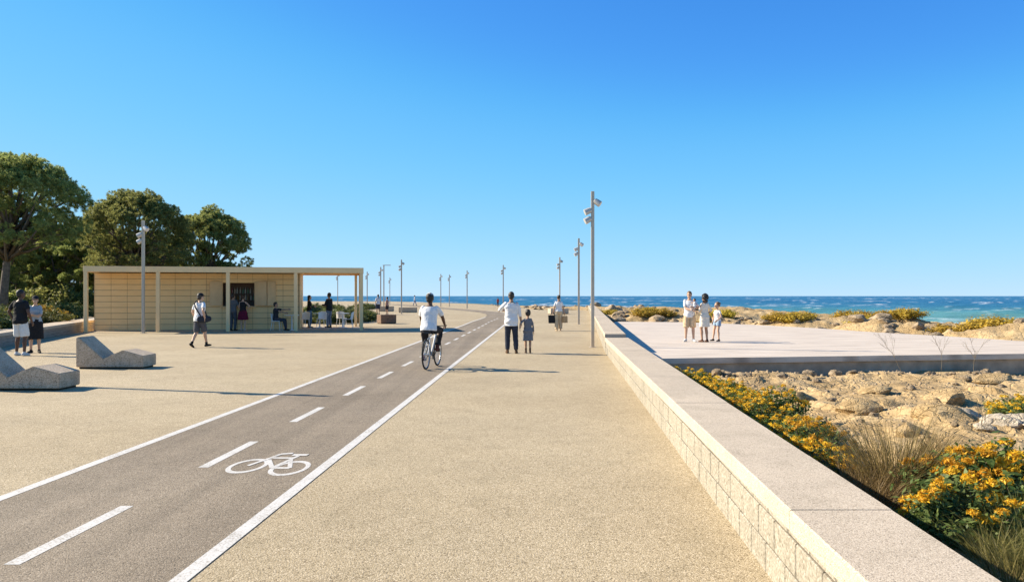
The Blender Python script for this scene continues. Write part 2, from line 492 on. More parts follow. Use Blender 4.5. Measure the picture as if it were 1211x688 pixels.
# painted bicycle symbol
def symbol():
    mb = MB()
    X, Y = -2.13, 7.70      # rear wheel centre; local (u right, v up) scaled
    sx, sy = .165, .31
    def T(u, v): return (X + u * sx + v * .0385 * sy, Y + v * sy, .005)
    def ring(cu, cv, r0=.82, r1=1.08, n=40):
        vs = []; fs = []
        for i in range(n):
            a = 2 * PI * i / n
            vs += [T(cu + r0 * math.cos(a), cv + r0 * math.sin(a)), T(cu + r1 * math.cos(a), cv + r1 * math.sin(a))]
        for i in range(n):
            j = (i + 1) % n; fs.append((2 * i, 2 * j, 2 * j + 1, 2 * i + 1))
        mb.add(vs, fs)
    def bar(p, q, t=.12):
        d = Vector((q[0] - p[0], q[1] - p[1])).normalized(); n = Vector((-d.y, d.x)) * t
        mb.add([T(p[0] + n.x, p[1] + n.y), T(q[0] + n.x, q[1] + n.y), T(q[0] - n.x, q[1] - n.y), T(p[0] - n.x, p[1] - n.y)], [(0, 1, 2, 3)])
    ring(0, 0); ring(-2.65, .32)
    bb, seat, head = (-1.05, .02), (-.62, 1.55), (-2.02, 1.52)
    bar((0, 0), bb); bar((0, 0), (-.70, 1.28)); bar(bb, (-.55, 1.95)); bar(bb, (head[0], head[1] - .25)); bar((head[0], head[1]), (-.66, 1.5))
    bar((-2.65, .32), (-1.80, 2.15)); bar((-1.85, 2.15), (-1.15, 2.3)); bar((-1.82, 2.12), (-2.0, 1.9)); bar((-1.0, 2.0), (-.05, 2.02), .14)
    o = mb.build('bicycle_symbol', M['paint'], fixn=False)
    for p in o.data.polygons: pass
    bm = bmesh.new(); bm.from_mesh(o.data)
    for f in bm.faces:
        f.normal_update()
        if f.normal.z < 0: f.normal_flip()
    # lift each stroke a hair so crossing strokes never share a plane
    seen = set(); h = 0
    for v in bm.verts:
        if v.index in seen: continue
        st = [v]; isl = []
        while st:
            q = st.pop()
            if q.index in seen: continue
            seen.add(q.index); isl.append(q)
            st += [e.other_vert(q) for e in q.link_edges]
        for q in isl: q.co.z += h
        h += .0003
    bm.to_mesh(o.data); bm.free()
    tag(o, kind='structure')
symbol()

# ------------------------------------------------------------------ rocky terrain and sea
LAND = np.array([(-400, 420), (-60, 300), (0, 225), (20, 190), (40, 150), (46, 120), (40, 95), (34, 72), (31, 60), (45, 52), (90, 50), (300, 45), (300, -60), (-400, -60)], float)
def shore_sd(x, y):
    x = np.asarray(x, float); y = np.asarray(y, float)
    dmin = np.full(x.shape, 1e9); ins = np.zeros(x.shape, bool)
    n = len(LAND)
    for i in range(n):
        a, b = LAND[i], LAND[(i + 1) % n]
        ex, ey = b - a
        t = np.clip(((x - a[0]) * ex + (y - a[1]) * ey) / (ex * ex + ey * ey), 0, 1)
        dmin = np.minimum(dmin, np.hypot(x - a[0] - t * ex, y - a[1] - t * ey))
        c = ((a[1] > y) != (b[1] > y)) & (x < (b[0] - a[0]) * (y - a[1]) / (b[1] - a[1] + 1e-12) + a[0])
        ins ^= c
    return np.where(ins, dmin, -dmin)
DECK = [(3.0, 21.0), (3.93, 21.03), (14.5, 22.75), (22.5, 24.0), (19.8, 26.5), (18.5, 29), (17.7, 32.6), (16.4, 36.2), (15.4, 41.2), (13.8, 45.6), (10.9, 50.2), (6.6, 51.2), (4.0, 36.0), (3.0, 24.0)]
def in_poly(P, x, y):
    c = False; n = len(P)
    for i in range(n):
        a, b = P[i], P[(i + 1) % n]
        if (a[1] > y) != (b[1] > y) and x < (b[0] - a[0]) * (y - a[1]) / (b[1] - a[1]) + a[0]: c = not c
    return c
def sstep(a, b, x):
    t = np.clip((x - a) / (b - a), 0, 1); return t * t * (3 - 2 * t)
def height(x, y):
    x = np.asarray(x, float); y = np.asarray(y, float)
    sd = shore_sd(x, y) + fbm(x / 9, y / 9, 5, 3) * 7
    deckfar = np.interp(x, [3, 6.6, 10.9, 13.8, 15.4, 16.4, 18.5, 22.5, 40], [50, 51.2, 50.2, 45.6, 41.2, 36.2, 29, 24, 24])
    back = sstep(-1, 6, y - deckfar)
    base = -.44 + .58 * back * (1 - .55 * sstep(75, 130, y))
    base = base + .26 * np.exp(-(((x - 7.3) / 2.3) ** 2 + ((y - 13.2) / 2.4) ** 2)) - .12 * np.exp(-((y - 8.5) / 2.6) ** 2)
    base = base + .16 * sstep(15.5, 19.5, y) * (1 - sstep(20, 21.5, y))
    base = base - .55 * sstep(104, 150, y)
    amp = .28 + .55 * back * (1 - .6 * sstep(80, 130, y))
    h = base + amp * fbm(x / 3.6, y / 3.6, 11, 5, .5) + .115 * (ridged(x / 1.5, y / 2.2, 31, 4) - 1.1) * (1 - .3 * back) + .035 * fbm(x / .33, y / .33, 77, 3, .6)
    # ledges: rock breaks in steps
    st = .13
    hs_ = np.floor(h / st) * st + st * sstep(.5, .95, (h / st) % 1.0)
    h = h * .62 + hs_ * .38
    dk = (y > 20.6) & (y < deckfar + .4)
    h = np.where(dk & (y < deckfar - .2), np.minimum(h, -.42), h)
    wl = np.interp(y, [p[1] for p in WALL], [p[0] for p in WALL])
    h = np.where((y < 95), np.minimum(h, -.30 + (x - wl - .4) * .5 + np.maximum(0, y - 52) * .05), h)
    fall = sstep(14, -12, sd)
    return h * (1 - fall) + (-2.7) * fall
def hz(x, y): return float(height(np.array([x]), np.array([y]))[0])

nr, nc = 560, 400
ys = np.exp(np.linspace(math.log(2.0), math.log(330), nr))
XL = [(wallx(2) + .25, 2), (wallx(23.4) + .25, 23.4), (9.2, 94), (4.5, 97), (-1, 130), (-10.5, 180), (-37, 248), (-80, 290), (-100, 330)]
xl = np.interp(ys, [p[1] for p in XL], [p[0] for p in XL])
sgrid = np.linspace(0, 1, nc) ** 1.15
Xg = xl[:, None] + sgrid[None, :] * (ys[:, None] * .80 + 6 - xl[:, None] * .5).clip(5)
Yg = np.repeat(ys[:, None], nc, 1)
Zg = height(Xg, Yg)
idx = np.arange(nr * nc).reshape(nr, nc)
fq = np.stack([idx[:-1, :-1], idx[:-1, 1:], idx[1:, 1:], idx[1:, :-1]], -1).reshape(-1, 4)
t_ = np_mesh('rocky_ground', np.stack([Xg, Yg, Zg], -1).reshape(-1, 3), fq, M['rock'], smooth_=True)
tag(t_, kind='structure')

def sea_mat():
    m, nt, b = newmat('sea_water')
    fo = N(nt, 'ShaderNodeAttribute', attribute_name='foam'); sh = N(nt, 'ShaderNodeAttribute', attribute_name='shallow')
    co = objco(nt)
    mp = N(nt, 'ShaderNodeMapping'); mp.inputs['Scale'].default_value = (.05, .11, .1); nt.links.new(co, mp.inputs['Vector'])
    n = noise_node(nt, mp.outputs[0], 1.0, 7, .62)
    f = math_(nt, 'ADD', sh.outputs['Fac'], math_(nt, 'MULTIPLY', math_(nt, 'SUBTRACT', n.outputs[0], .5), .55))
    base = ramp(nt, f, [(.0, (.016, .10, .20)), (.35, (.03, .145, .225)), (.62, (.075, .235, .245)), (1.0, (.15, .32, .285))]).outputs[0]
    mp2 = N(nt, 'ShaderNodeMapping'); mp2.inputs['Scale'].default_value = (.35, .6, .5); nt.links.new(co, mp2.inputs['Vector'])
    n2 = noise_node(nt, mp2.outputs[0], 1.0, 6, .7)
    ff = math_(nt, 'MULTIPLY', fo.outputs['Fac'], ramp(nt, n2.outputs[0], [(.42, (0, 0, 0)), (.56, (1, 1, 1))]).outputs[0])
    nt.links.new(mixc(nt, ff, base, (.80, .83, .84)), b.inputs['Base Color'])
    b.inputs['Roughness'].default_value = .32; b.inputs['Specular IOR Level'].default_value = .22; b.inputs['IOR'].default_value = 1.33
    bump(nt, b, n2.outputs[0], .5, .6)
    return m
nr, nc = 820, 420
ys = np.exp(np.linspace(math.log(45), math.log(60000), nr))
tt = np.linspace(-1.0, 1.0, nc)
Xg = ys[:, None] * tt[None, :]; Yg = np.repeat(ys[:, None], nc, 1)
fade = 1 - sstep(1200, 3500, Yg)
sdg = -shore_sd(Xg, Yg)
wx, wy = Xg + 4 * fbm(Xg / 30, Yg / 30, 3, 2), Yg + 5 * fbm(Xg / 40, Yg / 40, 9, 2)
wav = .55 * (ridged(wx / 26, wy / 11, 41, 3, .5) - .95) + .22 * fbm(wx / 5, wy / 2.6, 51, 3)
Zg = -1.6 + wav * fade * sstep(-6, 14, sdg)
gust = fbm(Xg / 45, Yg / 35, 61, 3)
foam = sstep(.34, .50, wav + .45 * gust) * fade
foam = np.maximum(foam, sstep(14, 4, sdg + 12 * fbm(Xg / 7, Yg / 5, 71, 3)) * .9)
fine = fbm(Xg / 9, Yg / 6, 91, 3)
foam = np.maximum(foam, .9 * sstep(.50, .62, .55 * gust + .3 * wav + .75 * fine) * sstep(4000, 1500, Yg))
shallow = np.clip(np.exp(-np.maximum(sdg, 0) / 120.0) * (.45 + .6 * sstep(.05, .6, Xg / Yg)), 0, 1)
idx = np.arange(nr * nc).reshape(nr, nc)
fq = np.stack([idx[:-1, :-1], idx[:-1, 1:], idx[1:, 1:], idx[1:, :-1]], -1).reshape(-1, 4)
sea = np_mesh('sea', np.stack([Xg, Yg, Zg], -1).reshape(-1, 3), fq, sea_mat(), smooth_=True)
for nm, arr in (('foam', foam), ('shallow', shallow)):
    at = sea.data.attributes.new(nm, 'FLOAT', 'POINT'); at.data.foreach_set('value', np.ascontiguousarray(arr, dtype=np.float32).ravel())
tag(sea, kind='structure')

# ------------------------------------------------------------------ promenade wall (near section) and far section
def blockwall(name, label, ya, yb, h0, h1, w0, w1, courses, capt, blk, seed):
    root = empty(name, (wallx(ya), ya, 0), 0, label, 'wall', 'sections of the seafront wall')
    ox, oy = wallx(ya), ya
    rnd = random.Random(seed)
    L = yb - ya
    def lerp(a, b, t): return a + (b - a) * t
    def face(y): return wallx(y)
    cap = MB(); n = max(1, round(L / 1.5))
    for i in range(n):
        a, b = ya + L * i / n + (.002 if i else 0), ya + L * (i + 1) / n - .002
        ta, tb = (a - ya) / L, (b - ya) / L
        za, zb = lerp(h0, h1, ta), lerp(h0, h1, tb); wa, wb = lerp(w0, w1, ta), lerp(w0, w1, tb)
        jz = rnd.uniform(-.0015, .0015)
        bv = .008
        xa, xb = face(a) - ox, face(b) - ox; a -= oy; b -= oy
        rows = []
        for (x_, y_, z_, w_) in ((xa, a, za + jz, wa), (xb, b, zb + jz, wb)):
            rows.append([(x_ - .012, y_, z_ - capt), (x_ - .012, y_, z_ - bv), (x_ - .012 + bv, y_, z_), (x_ + w_ - bv, y_, z_), (x_ + w_, y_, z_ - bv), (x_ + w_, y_, z_ - capt)])
        vs = rows[0] + rows[1]
        fs = [(k, (k + 1) % 6, 6 + (k + 1) % 6, 6 + k) for k in range(6)] + [tuple(range(5, -1, -1)), tuple(range(6, 12))]
        cap.add(vs, fs)
    cap.build('wall_cap', M['cap'], root)
    blocks = MB(); core = MB()
    def corepts(y): return face(y) - ox + .016
    core.hexa([(corepts(ya), 0.01, -1.0), (corepts(ya) + w0 - .04, .01, -1.0), (corepts(yb) + w1 - .04, L - .01, -1.0), (corepts(yb), L - .01, -1.0),
               (corepts(ya), .01, h0 - capt - .002), (corepts(ya) + w0 - .04, .01, h0 - capt - .002), (corepts(yb) + w1 - .04, L - .01, h1 - capt - .002), (corepts(yb), L - .01, h1 - capt - .002)])
    core.build('wall_core', M['mortar'], root)
    for ci, (zlo, zhi, off) in enumerate(courses):
        y = ya - rnd.uniform(0, blk) * 0 - off
        while y < yb:
            l = blk * rnd.uniform(.88, 1.12)
            a, b = max(y + .006, ya), min(y + l - .006, yb)
            y += l
            if b - a < .03: continue
            dx = rnd.uniform(-.002, .003)
            ta, tb = (a - ya) / L, (b - ya) / L
            top = lambda t: min(zhi, lerp(h0, h1, t) - capt - .004)
            xa, xb = face(a) - ox + dx, face(b) - ox + dx
            if top(tb) - zlo < .02: continue
            z1a, z1b = top(ta), top(tb)
            bv = .006
            a2, b2 = a - oy, b - oy
            # bevelled outward face
            o = [(xa + .03, a2, zlo), (xb + .03, b2, zlo), (xb + .03, b2, z1b), (xa + .03, a2, z1a)]
            i_ = [(xa, a2 + bv, zlo + bv), (xb, b2 - bv, zlo + bv), (xb, b2 - bv, z1b - bv), (xa, a2 + bv, z1a - bv)]
            m_ = [(xa + bv, a2, zlo), (xb + bv, b2, zlo), (xb + bv, b2, z1b), (xa + bv, a2, z1a)]
            blocks.add(i_ + m_ + o, [(0, 1, 2, 3)] + [(k, 4 + k, 4 + (k + 1) % 4, (k + 1) % 4) for k in range(4)] + [(4 + k, 8 + k, 8 + (k + 1) % 4, 4 + (k + 1) % 4) for k in range(4)])
    blocks.build('wall_blocks', M['block'], root)
    # end faces
    e = MB()
    e.box(.0, w0 - .03, -.012, .0, 0, h0 - capt - .004); e.build('end_face', M['block'], root)
    return root
blockwall('seafront_wall', 'pale block wall with wide stone cap running along the gravel promenade in the foreground', -6.0, 23.3, .56, .445, .47, .66,
          [(-.01, .170, .1), (.182, .360, .27), (.372, .60, .05)], .11, .40, 3)
blockwall('seafront_wall', 'farther higher stretch of pale stone wall starting at the tallest lamp post and leading to the sea', 23.42, 94.0, .545, .56, .60, .75,
          [(-.01, .20, .1), (.212, .60, .3)], .11, .42, 4)

# ------------------------------------------------------------------ deck beside the wall
def inset(P, d):
    n = len(P); out = []
    cx = sum(p[0] for p in P) / n; cy = sum(p[1] for p in P) / n
    for p in P:
        v = Vector((p[0] - cx, p[1] - cy)); l = v.length
        out.append((p[0] - v.x / l * d, p[1] - v.y / l * d))
    return out
deck = empty('seaside_platform', (10, 30, 0), R(0), 'large pale flat platform between the rocks on the sea side of the wall', 'platform')
D0 = [(x - 10, y - 30) for x, y in DECK]
b = MB(); b.prism(D0, -.13, .02, axis=2); b.build('platform_slab', M['deck'], deck)
b = MB(); b.prism(inset(D0, .10), -.75, -.132, axis=2); b.build('platform_base', M['deckside'], deck)

# ------------------------------------------------------------------ low bench wall by the kiosk
def lowwall():
    ax, ay = -12.05, 11.6; dx, dy = -3.7 / 12.56, 12 / 12.56
    L = 35.5
    ang = math.atan2(dy, dx)
    r = empty('bench_wall', (ax, ay, 0), ang, 'low stone retaining wall with pale flat cap holding back the shrubs left of the kiosk', 'wall')
    b = MB()
    for i, (z0, z1) in enumerate(((0, .115), (.123, .235), (.243, .345))):
        b.box(0, L, .04 + .006 * (i % 2), .9, z0, z1)
    b.box(0.01, L - .01, .06, .88, .0, .348, 1)
    b.build('wall_courses', [M['lowwall'], M['mortar']], r)
    c = MB(); n = 18
    for i in range(n): c.box(L * i / n + .003, L * (i + 1) / n - .003, 0, 1.0, .35, .46, 0, .006)
    c.build('wall_cap', M['cap'], r)
lowwall()
flat('planted_field', [(-11.5, 8), (-12.9, 12), (-22.9, 45), (-24, 60), (-40, 110), (-200, 200), (-200, 8)], .33, M['soil'])
flat('planted_bed', [(-21.5, 46), (-9.6, 48.2), (-9.2, 57), (-11.5, 64), (-18, 78), (-24, 88)], .012, M['soil'])

# ------------------------------------------------------------------ kiosk
K_ANG = math.atan2(2.4, 12.2)
K0 = (-19.28, 36.1)
def kw(u, v):
    c, s = math.cos(K_ANG), math.sin(K_ANG)
    return (K0[0] + u * c - v * s, K0[1] + u * s + v * c)
kiosk = empty('beach_kiosk', (*K0, 0), K_ANG, 'flat roofed tan kiosk with a serving hatch and an open bay at its right end', 'kiosk')
KL, KD = 12.4, 4.6
b = MB(); 
b.box(0, KL, 0, .20, 2.74, 3.0, 0, .006); b.box(0, KL, KD - .2, KD, 2.74, 3.0, 0, .006)
b.box(0, .20, .203, KD - .203, 2.74, 3.0); b.box(KL - .2, KL, .203, KD - .203, 2.74, 3.0)
b.box(9.2, 9.4, .203, KD - .203, 2.74, 2.99)
b.box(.203, KL - .203, .203, KD - .203, 2.88, 2.97)
b.build('roof', M['kframe'], kiosk)
for u in (0, 3.05, 6.1, 9.15, KL - .2):
    b = MB(); b.box(u + .02, u + .18, .002, .162, 0, 2.738, 0, .006); b.build('post', M['kframe'], kiosk)
b = MB(); b.box(KL - .2, KL, KD - .26, KD - .02, 0, 2.738, 0, .006); b.build('post', M['kframe'], kiosk)
b = MB(); b.box(KL - .42, KL - .28, KD - .26, KD - .02, 0, 2.738, 0, .006); b.build('post', M['kframe'], kiosk)
b = MB(); b.box(0, KL, 1.2, KD, .005, .03); b.build('floor_slab', M['bench'], kiosk)
# clad wall: panels over a dark backing, with the hatch left open
OU0, OU1, OZ0, OZ1 = 5.74, 7.2, 1.16, 2.29
VW = 1.6
b = MB()
rows = np.linspace(.03, 2.735, 11)
cols = [.02 + i * .71 for i in range(14)]; cols[-1] = 9.28
def panel(u0, u1, z0, z1):
    # cut by the hatch
    if u1 <= OU0 or u0 >= OU1 or z1 <= OZ0 or z0 >= OZ1:
        b.box(u0 + .006, u1 - .006, VW, VW + .02, z0 + .008, z1 - .008); return
    if u0 < OU0 - .02: b.box(u0 + .004, OU0, VW, VW + .02, z0 + .004, z1 - .004)
    if u1 > OU1 + .02: b.box(OU1, u1 - .004, VW, VW + .02, z0 + .004, z1 - .004)
    m0, m1 = max(u0 + .004, OU0 + .001), min(u1 - .004, OU1 - .001)
    if z0 < OZ0 - .02: b.box(m0, m1, VW, VW + .02, z0 + .004, OZ0)
    if z1 > OZ1 + .02: b.box(m0, m1, VW, VW + .02, OZ1, z1 - .004)
for i in range(len(cols) - 1):
    for j in range(len(rows) - 1): panel(cols[i], cols[i + 1], rows[j], rows[j + 1])
for j in range(len(rows) - 1):                      # end walls
    for (v0, v1) in ((VW + .05, 2.6), (2.6, 3.5), (3.5, 4.35)):
        b.box(9.31, 9.33, v0 + .004, v1 - .004, rows[j] + .004, rows[j + 1] - .004)
        b.box(-.02, 0.0, v0 + .004, v1 - .004, rows[j] + .004, rows[j + 1] - .004)
b.build('clad_wall', M['panel'], kiosk)
b = MB()
v0, v1 = VW + .022, VW + .12
b.box(.01, OU0 - .002, v0, v1, .03, 2.73); b.box(OU1 + .002, 9.3, v0, v1, .03, 2.73)
b.box(OU0, OU1, v0 + .002, v1, .03, OZ0 - .01); b.box(OU0, OU1, v0 + .002, v1, OZ1 + .01, 2.73)
b.box(.01, 9.3, 4.3, 4.38, .03, 2.73); b.box(.01, .1, v1 + .002, 4.298, .03, 2.73); b.box(9.2, 9.3, v1 + .002, 4.298, .03, 2.73)
b.build('inner_shell', M['dark'], kiosk)
b = MB(); b.box(OU0 - .1, OU1 + .1, VW - .22, VW + .35, OZ0 - .045, OZ0 - .012, 0, .005); b.build('serving_counter', M['kframe'], kiosk)
def leaf(u0, v0, u1, v1):
    d = Vector((u1 - u0, v1 - v0)); l = d.length
    b = MB(); b.box(0, l, -.022, .022, OZ0 + .02, OZ1 + .06, 0, .006)
    for s_ in (-1, 1): b.box(.05, l - .05, min(s_ * .023, s_ * .027), max(s_ * .023, s_ * .027), OZ0 + .07, OZ1 + .01)
    o = b.build('hatch_shutter', M['shutter'], kiosk)
    o.location = (u0, v0, 0); o.rotation_euler.z = math.atan2(d.y, d.x)
leaf(OU0 - .02, VW - .04, OU0 - .58, VW - .20); leaf(OU1 + .02, VW - .04, OU1 + .60, VW - .24); leaf(OU1 + .63, VW - .24, OU1 + 1.0, VW - .04)
b = MB()
for z in (1.45, 1.78): b.box(5.2, 8.0, 2.75, 3.0, z - .03, z)
b.box(5.2, 8.0, 3.0, 3.04, .9, 2.6); b.build('bottle_shelf', M['shelf'], kiosk)
# bottles (each one a thing on the shelf)
def bottle_mesh(h, r):
    return MB().lathe([(r, 0), (r, h * .58), (r * .75, h * .68), (r * .32, h * .78), (r * .32, h * .97), (r * .36, h)], n=10)
bcols = [(.30, .16, .05), (.10, .20, .09), (.55, .50, .40), (.35, .08, .05)]
bms = []
for i, c in enumerate(bcols):
    m = plain('bottle_glass', c, .15, .05, 3, spec=.7)
    me = bottle_mesh(.27 + .02 * i, .038).mesh('bottle'); me.materials.append(m); bms.append(me)
rnd = random.Random(4)
bdesc = ['amber', 'green', 'clear', 'red']
for z in (1.45, 1.78):
    for i in range(13):
        u = 5.75 + i * .125 + rnd.uniform(-.02, .02)
        k = rnd.randrange(4)
        o = bpy.data.objects.new('bottle', bms[k]); COL.objects.link(o)
        x, y = kw(u, 2.86); o.location = (x, y, z)
        row = 'upper' if z > 1.6 else 'lower'
        tag(o, '%s glass bottle in the %s row on the shelf inside the kiosk hatch' % (bdesc[k], row), 'bottle', '%s bottles in the %s row of the hatch' % (bdesc[k], row))

# ------------------------------------------------------------------ lamp posts
def make_lamp():
    r = empty('lamp_post', (0, 0, 0), 0)
    b = MB(); b.box(-.055, .055, -.055, .055, 0, 5.02, 0, .008); b.box(-.10, .10, -.10, .10, 0, .015, 0, .004)
    b.build('pole', M['metal'], r)
    for (sx, z, az, pitch) in ((1, 4.66, 15, 35), (-1, 4.38, 165, 25), (-1, 4.10, 200, 30)):
        a = R(az); dirv = Vector((math.cos(a) * math.cos(R(pitch)), -abs(math.sin(a)) * .6, -math.sin(R(pitch)))).normalized()
        c = Vector((sx * .15, -.03, z))
        br = MB(); br.tube([(sx * .05, 0, z + .02), (sx * .10, -.015, z + .02), c], .018, 8); bo = br.build('bracket', M['metal'], r)
        q = dirv.to_track_quat('Z', 'Y').to_matrix().to_4x4(); 
        h = MB(); h.lathe([(.045, -.13), (.085, -.10), (.10, -.02), (.105, .11), (.095, .115)], c, 18, 0, q)
        ho = h.build('spotlight', M['lamphead'], r); smooth(ho, 40)
        l = MB(); l.lathe([(.09, .116), (.085, .120)], c, 18, 0, q); l.build('lens', M['glass'], ho)
    return r
lamps = [
    (2.60, 25.9, 'tallest and nearest lamp post with three spotlights at the start of the far wall section'),
    (3.90, 46.9, 'second lamp post from the nearest, slim pole with spotlights by the seafront wall'),
    (4.15, 69.8, 'third lamp post along the wall with spotlights, behind the woman with two bags'),
    (-16.48, 35.9, 'lamp post with three spotlights standing right in front of the kiosk'),
    (-10.25, 74.5, 'larger lamp post left of the cyclist with spotlights, beside the far stone blocks'),
    (-.95, 87.2, 'lamp post with spotlights directly behind the man in the white shirt'),
    (-5.9, 105.6, 'lamp post with spotlights just right of the cyclist at the far sand edge'),
    (-9.75, 125, 'right one of the close pair of lamp posts beyond the cyclist head'),
    (-10.9, 123, 'left one of the close pair of lamp posts beyond the cyclist head'),
    (-22.2, 146, 'smallest lamp post, farthest away behind the small planter group'),
    (-15.25, 93.3, 'lamp post with spotlights next to the flat headed lamp, beyond the planter block'),
    (-20.1, 111.5, 'lamp post seen just right of the kiosk corner'),
    (-11.4, 15.55, 'lamp post standing beside the concrete loungers at the left'),
    (-25.6, 118, 'slim lamp post seen through the open bay of the kiosk'),
]
lp = make_lamp()
for i, (x, y, lab) in enumerate(lamps):
    o = lp if i == 0 else copy_tree(lp)
    o.location = (x, y, 0); o.rotation_euler.z = R(RND.uniform(-12, 12))
    tag(o, lab, 'lamp post', 'spotlight lamp posts along the promenade')
r = empty('lamp_post', (-14.1, 88.4, 0), 0, 'lamp post with one flat overhanging head in the far group left of the cyclist', 'lamp post')
b = MB(); b.box(-.055, .055, -.055, .055, 0, 5.0, 0, .008); b.build('pole', M['metal'], r)
b = MB(); b.box(-.12, .75, -.13, .13, 5.0, 5.07, 0, .015); b.build('lamp_head', M['lamphead'], r)

# ------------------------------------------------------------------ concrete loungers and blocks
def lounger(x, y, label):
    r = empty('concrete_lounger', (x, y, 0), 0, label, 'lounger', 'concrete loungers on the plaza')
    prof = [(0, .04), (0, .70), (.05, .725), (.61, .235), (1.06, .425), (1.52, .30), (1.52, .04)]
    bm = bmesh.new()
    n = len(prof)
    fr = [bm.verts.new((p[0], 0, p[1])) for p in prof]; bk = [bm.verts.new((p[0], .68, p[1])) for p in prof]
    bm.faces.new(fr); bm.faces.new(bk[::-1])
    for i in range(n):
        j = (i + 1) % n; bm.faces.new([fr[i], bk[i], bk[j], fr[j]])
    bmesh.ops.recalc_face_normals(bm, faces=bm.faces)
    bmesh.ops.bevel(bm, geom=list(bm.edges), offset=.012, segments=2, affect='EDGES')
    me = bpy.data.meshes.new('lounger_body'); bm.to_mesh(me); bm.free()
    link_mesh('lounger_body', me, M['bench'], r)
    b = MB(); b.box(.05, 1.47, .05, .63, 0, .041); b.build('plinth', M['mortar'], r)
lounger(-9.41, 14.0, 'concrete lounger cut off by the left picture edge, nearer of the two')
lounger(-9.88, 18.2, 'whole concrete lounger with raised back, farther of the two')
def block(x, y, w_, d_, h, mat, label, rz=0, side=None):
    r = empty('stone_block_seat', (x, y, 0), R(rz), label, 'block seat')
    b = MB(); b.box(0, w_, 0, d_, .03, h, 0, .015); b.build('block', mat, r)
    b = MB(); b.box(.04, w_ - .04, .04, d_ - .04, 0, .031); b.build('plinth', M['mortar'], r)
    return r
block(-7.75, 47.5, .95, .85, .54, M['brownstone'], 'brown stone block seat nearest the kiosk corner, beside green shrubs', 26)
block(-11.3, 80, 1.85, .8, .52, M['bench'], 'long grey stone block seat beyond the brown block, left of the cyclist', 8)
block(-14.2, 86, 1.5, .8, .55, M['bench'], 'grey stone block seat partly hidden behind two bystanders', 4)
block(3.55, 73.4, 1.75, .8, .5, M['cap'], 'pale stone block seat behind the woman carrying bags', 18)
block(-19.7, 104, .55, .55, .75, M['white'], 'small white block beside the shrubs, left of its pair')
block(-18.6, 104, 1.1, .6, .62, M['white'], 'wider white block beside the shrubs, right of its pair')

# ------------------------------------------------------------------ kiosk terrace furniture
def make_chair():
    r = empty('cafe_chair', (0, 0, 0), 0)
    b = MB(); b.box(-.21, .21, -.20, .22, .44, .465, 0, .01); b.build('seat', M['white'], r)
    bm = MB()
    vs = []; fs = []
    nx, nz = 8, 6
    for t in (0, .018):
        for j in range(nz):
            for i in range(nx):
                u = i / (nx - 1) * 2 - 1; q = j / (nz - 1)
                vs.append((u * .22, -.21 - t - q * .06 + .09 * u * u, .47 + q * .36 - .05 * q * u * u))
    N_ = nx * nz
    for j in range(nz - 1):
        for i in range(nx - 1):
            a = j * nx + i; fs.append((a, a + 1, a + nx + 1, a + nx)); fs.append((N_ + a, N_ + a + nx, N_ + a + nx + 1, N_ + a + 1))
    for j in range(nz - 1):
        for i in (0, nx - 1):
            a = j * nx + i; fs.append((a, a + nx, N_ + a + nx, N_ + a))
    for i in range(nx - 1):
        for j in (0, nz - 1):
            a = j * nx + i; fs.append((a, a + 1, N_ + a + 1, N_ + a))
    bm.add(vs, fs); smooth(bm.build('backrest', M['white'], r), 50)
    for sx in (-1, 1):
        for (y0, y1) in ((.17, .22), (-.16, -.23)):
            b = MB(); b.tube([(sx * .17, y0, .445), (sx * .20, y1, 0)], [.014, .011], 8); b.build('leg', M['white'], r)
    return r
def make_table(h=.74, rad=.35):
    r = empty('cafe_table', (0, 0, 0), 0)
    b = MB(); b.lathe([(rad - .01, h - .025), (rad, h - .02), (rad, h - .004), (rad - .006, h)], n=32); b.build('tabletop', M['white'], r)
    b = MB(); b.lathe([(.03, .03), (.025, h - .026)], n=12); b.build('pedestal', M['white'], r)
    b = MB(); b.lathe([(.22, 0), (.22, .012), (.05, .035)], n=24); b.build('base', M['white'], r)
    return r
c0 = make_chair()
chairs = [((-11.30, 38.55), -90, 'white cafe chair with the seated man on it'),
          ((-10.45, 40.4), 160, 'white cafe chair at the left side of the open bay'),
          ((-9.62, 40.6), 175, 'white cafe chair in front of the standing man'),
          ((-8.30, 40.75), 95, 'rightmost white cafe chair in the open bay beside the post'),
          ((-9.95, 42.3), 10, 'white cafe chair behind the table, between the standing pair'),
          ((-9.0, 42.4), -10, 'white cafe chair at the back right of the open bay')]
for i, (p, a, lab) in enumerate(chairs):
    o = c0 if i == 0 else copy_tree(c0)
    o.location = (*p, .0 if i == 0 else .03); o.rotation_euler.z = R(a); tag(o, lab, 'chair', 'white chairs on the kiosk terrace')
t0 = make_table()
tables = [((-10.62, 38.75, 0), 'small round white cafe table in front of the seated man'),
          ((-9.9, 41.4, .03), 'round white cafe table beside the woman in blue jeans'),
          ((-8.75, 41.5, .03), 'round white cafe table at the right of the open bay')]
for i, (p, lab) in enumerate(tables):
    o = t0 if i == 0 else copy_tree(t0)
    o.location = p; tag(o, lab, 'table', 'white tables on the kiosk terrace')

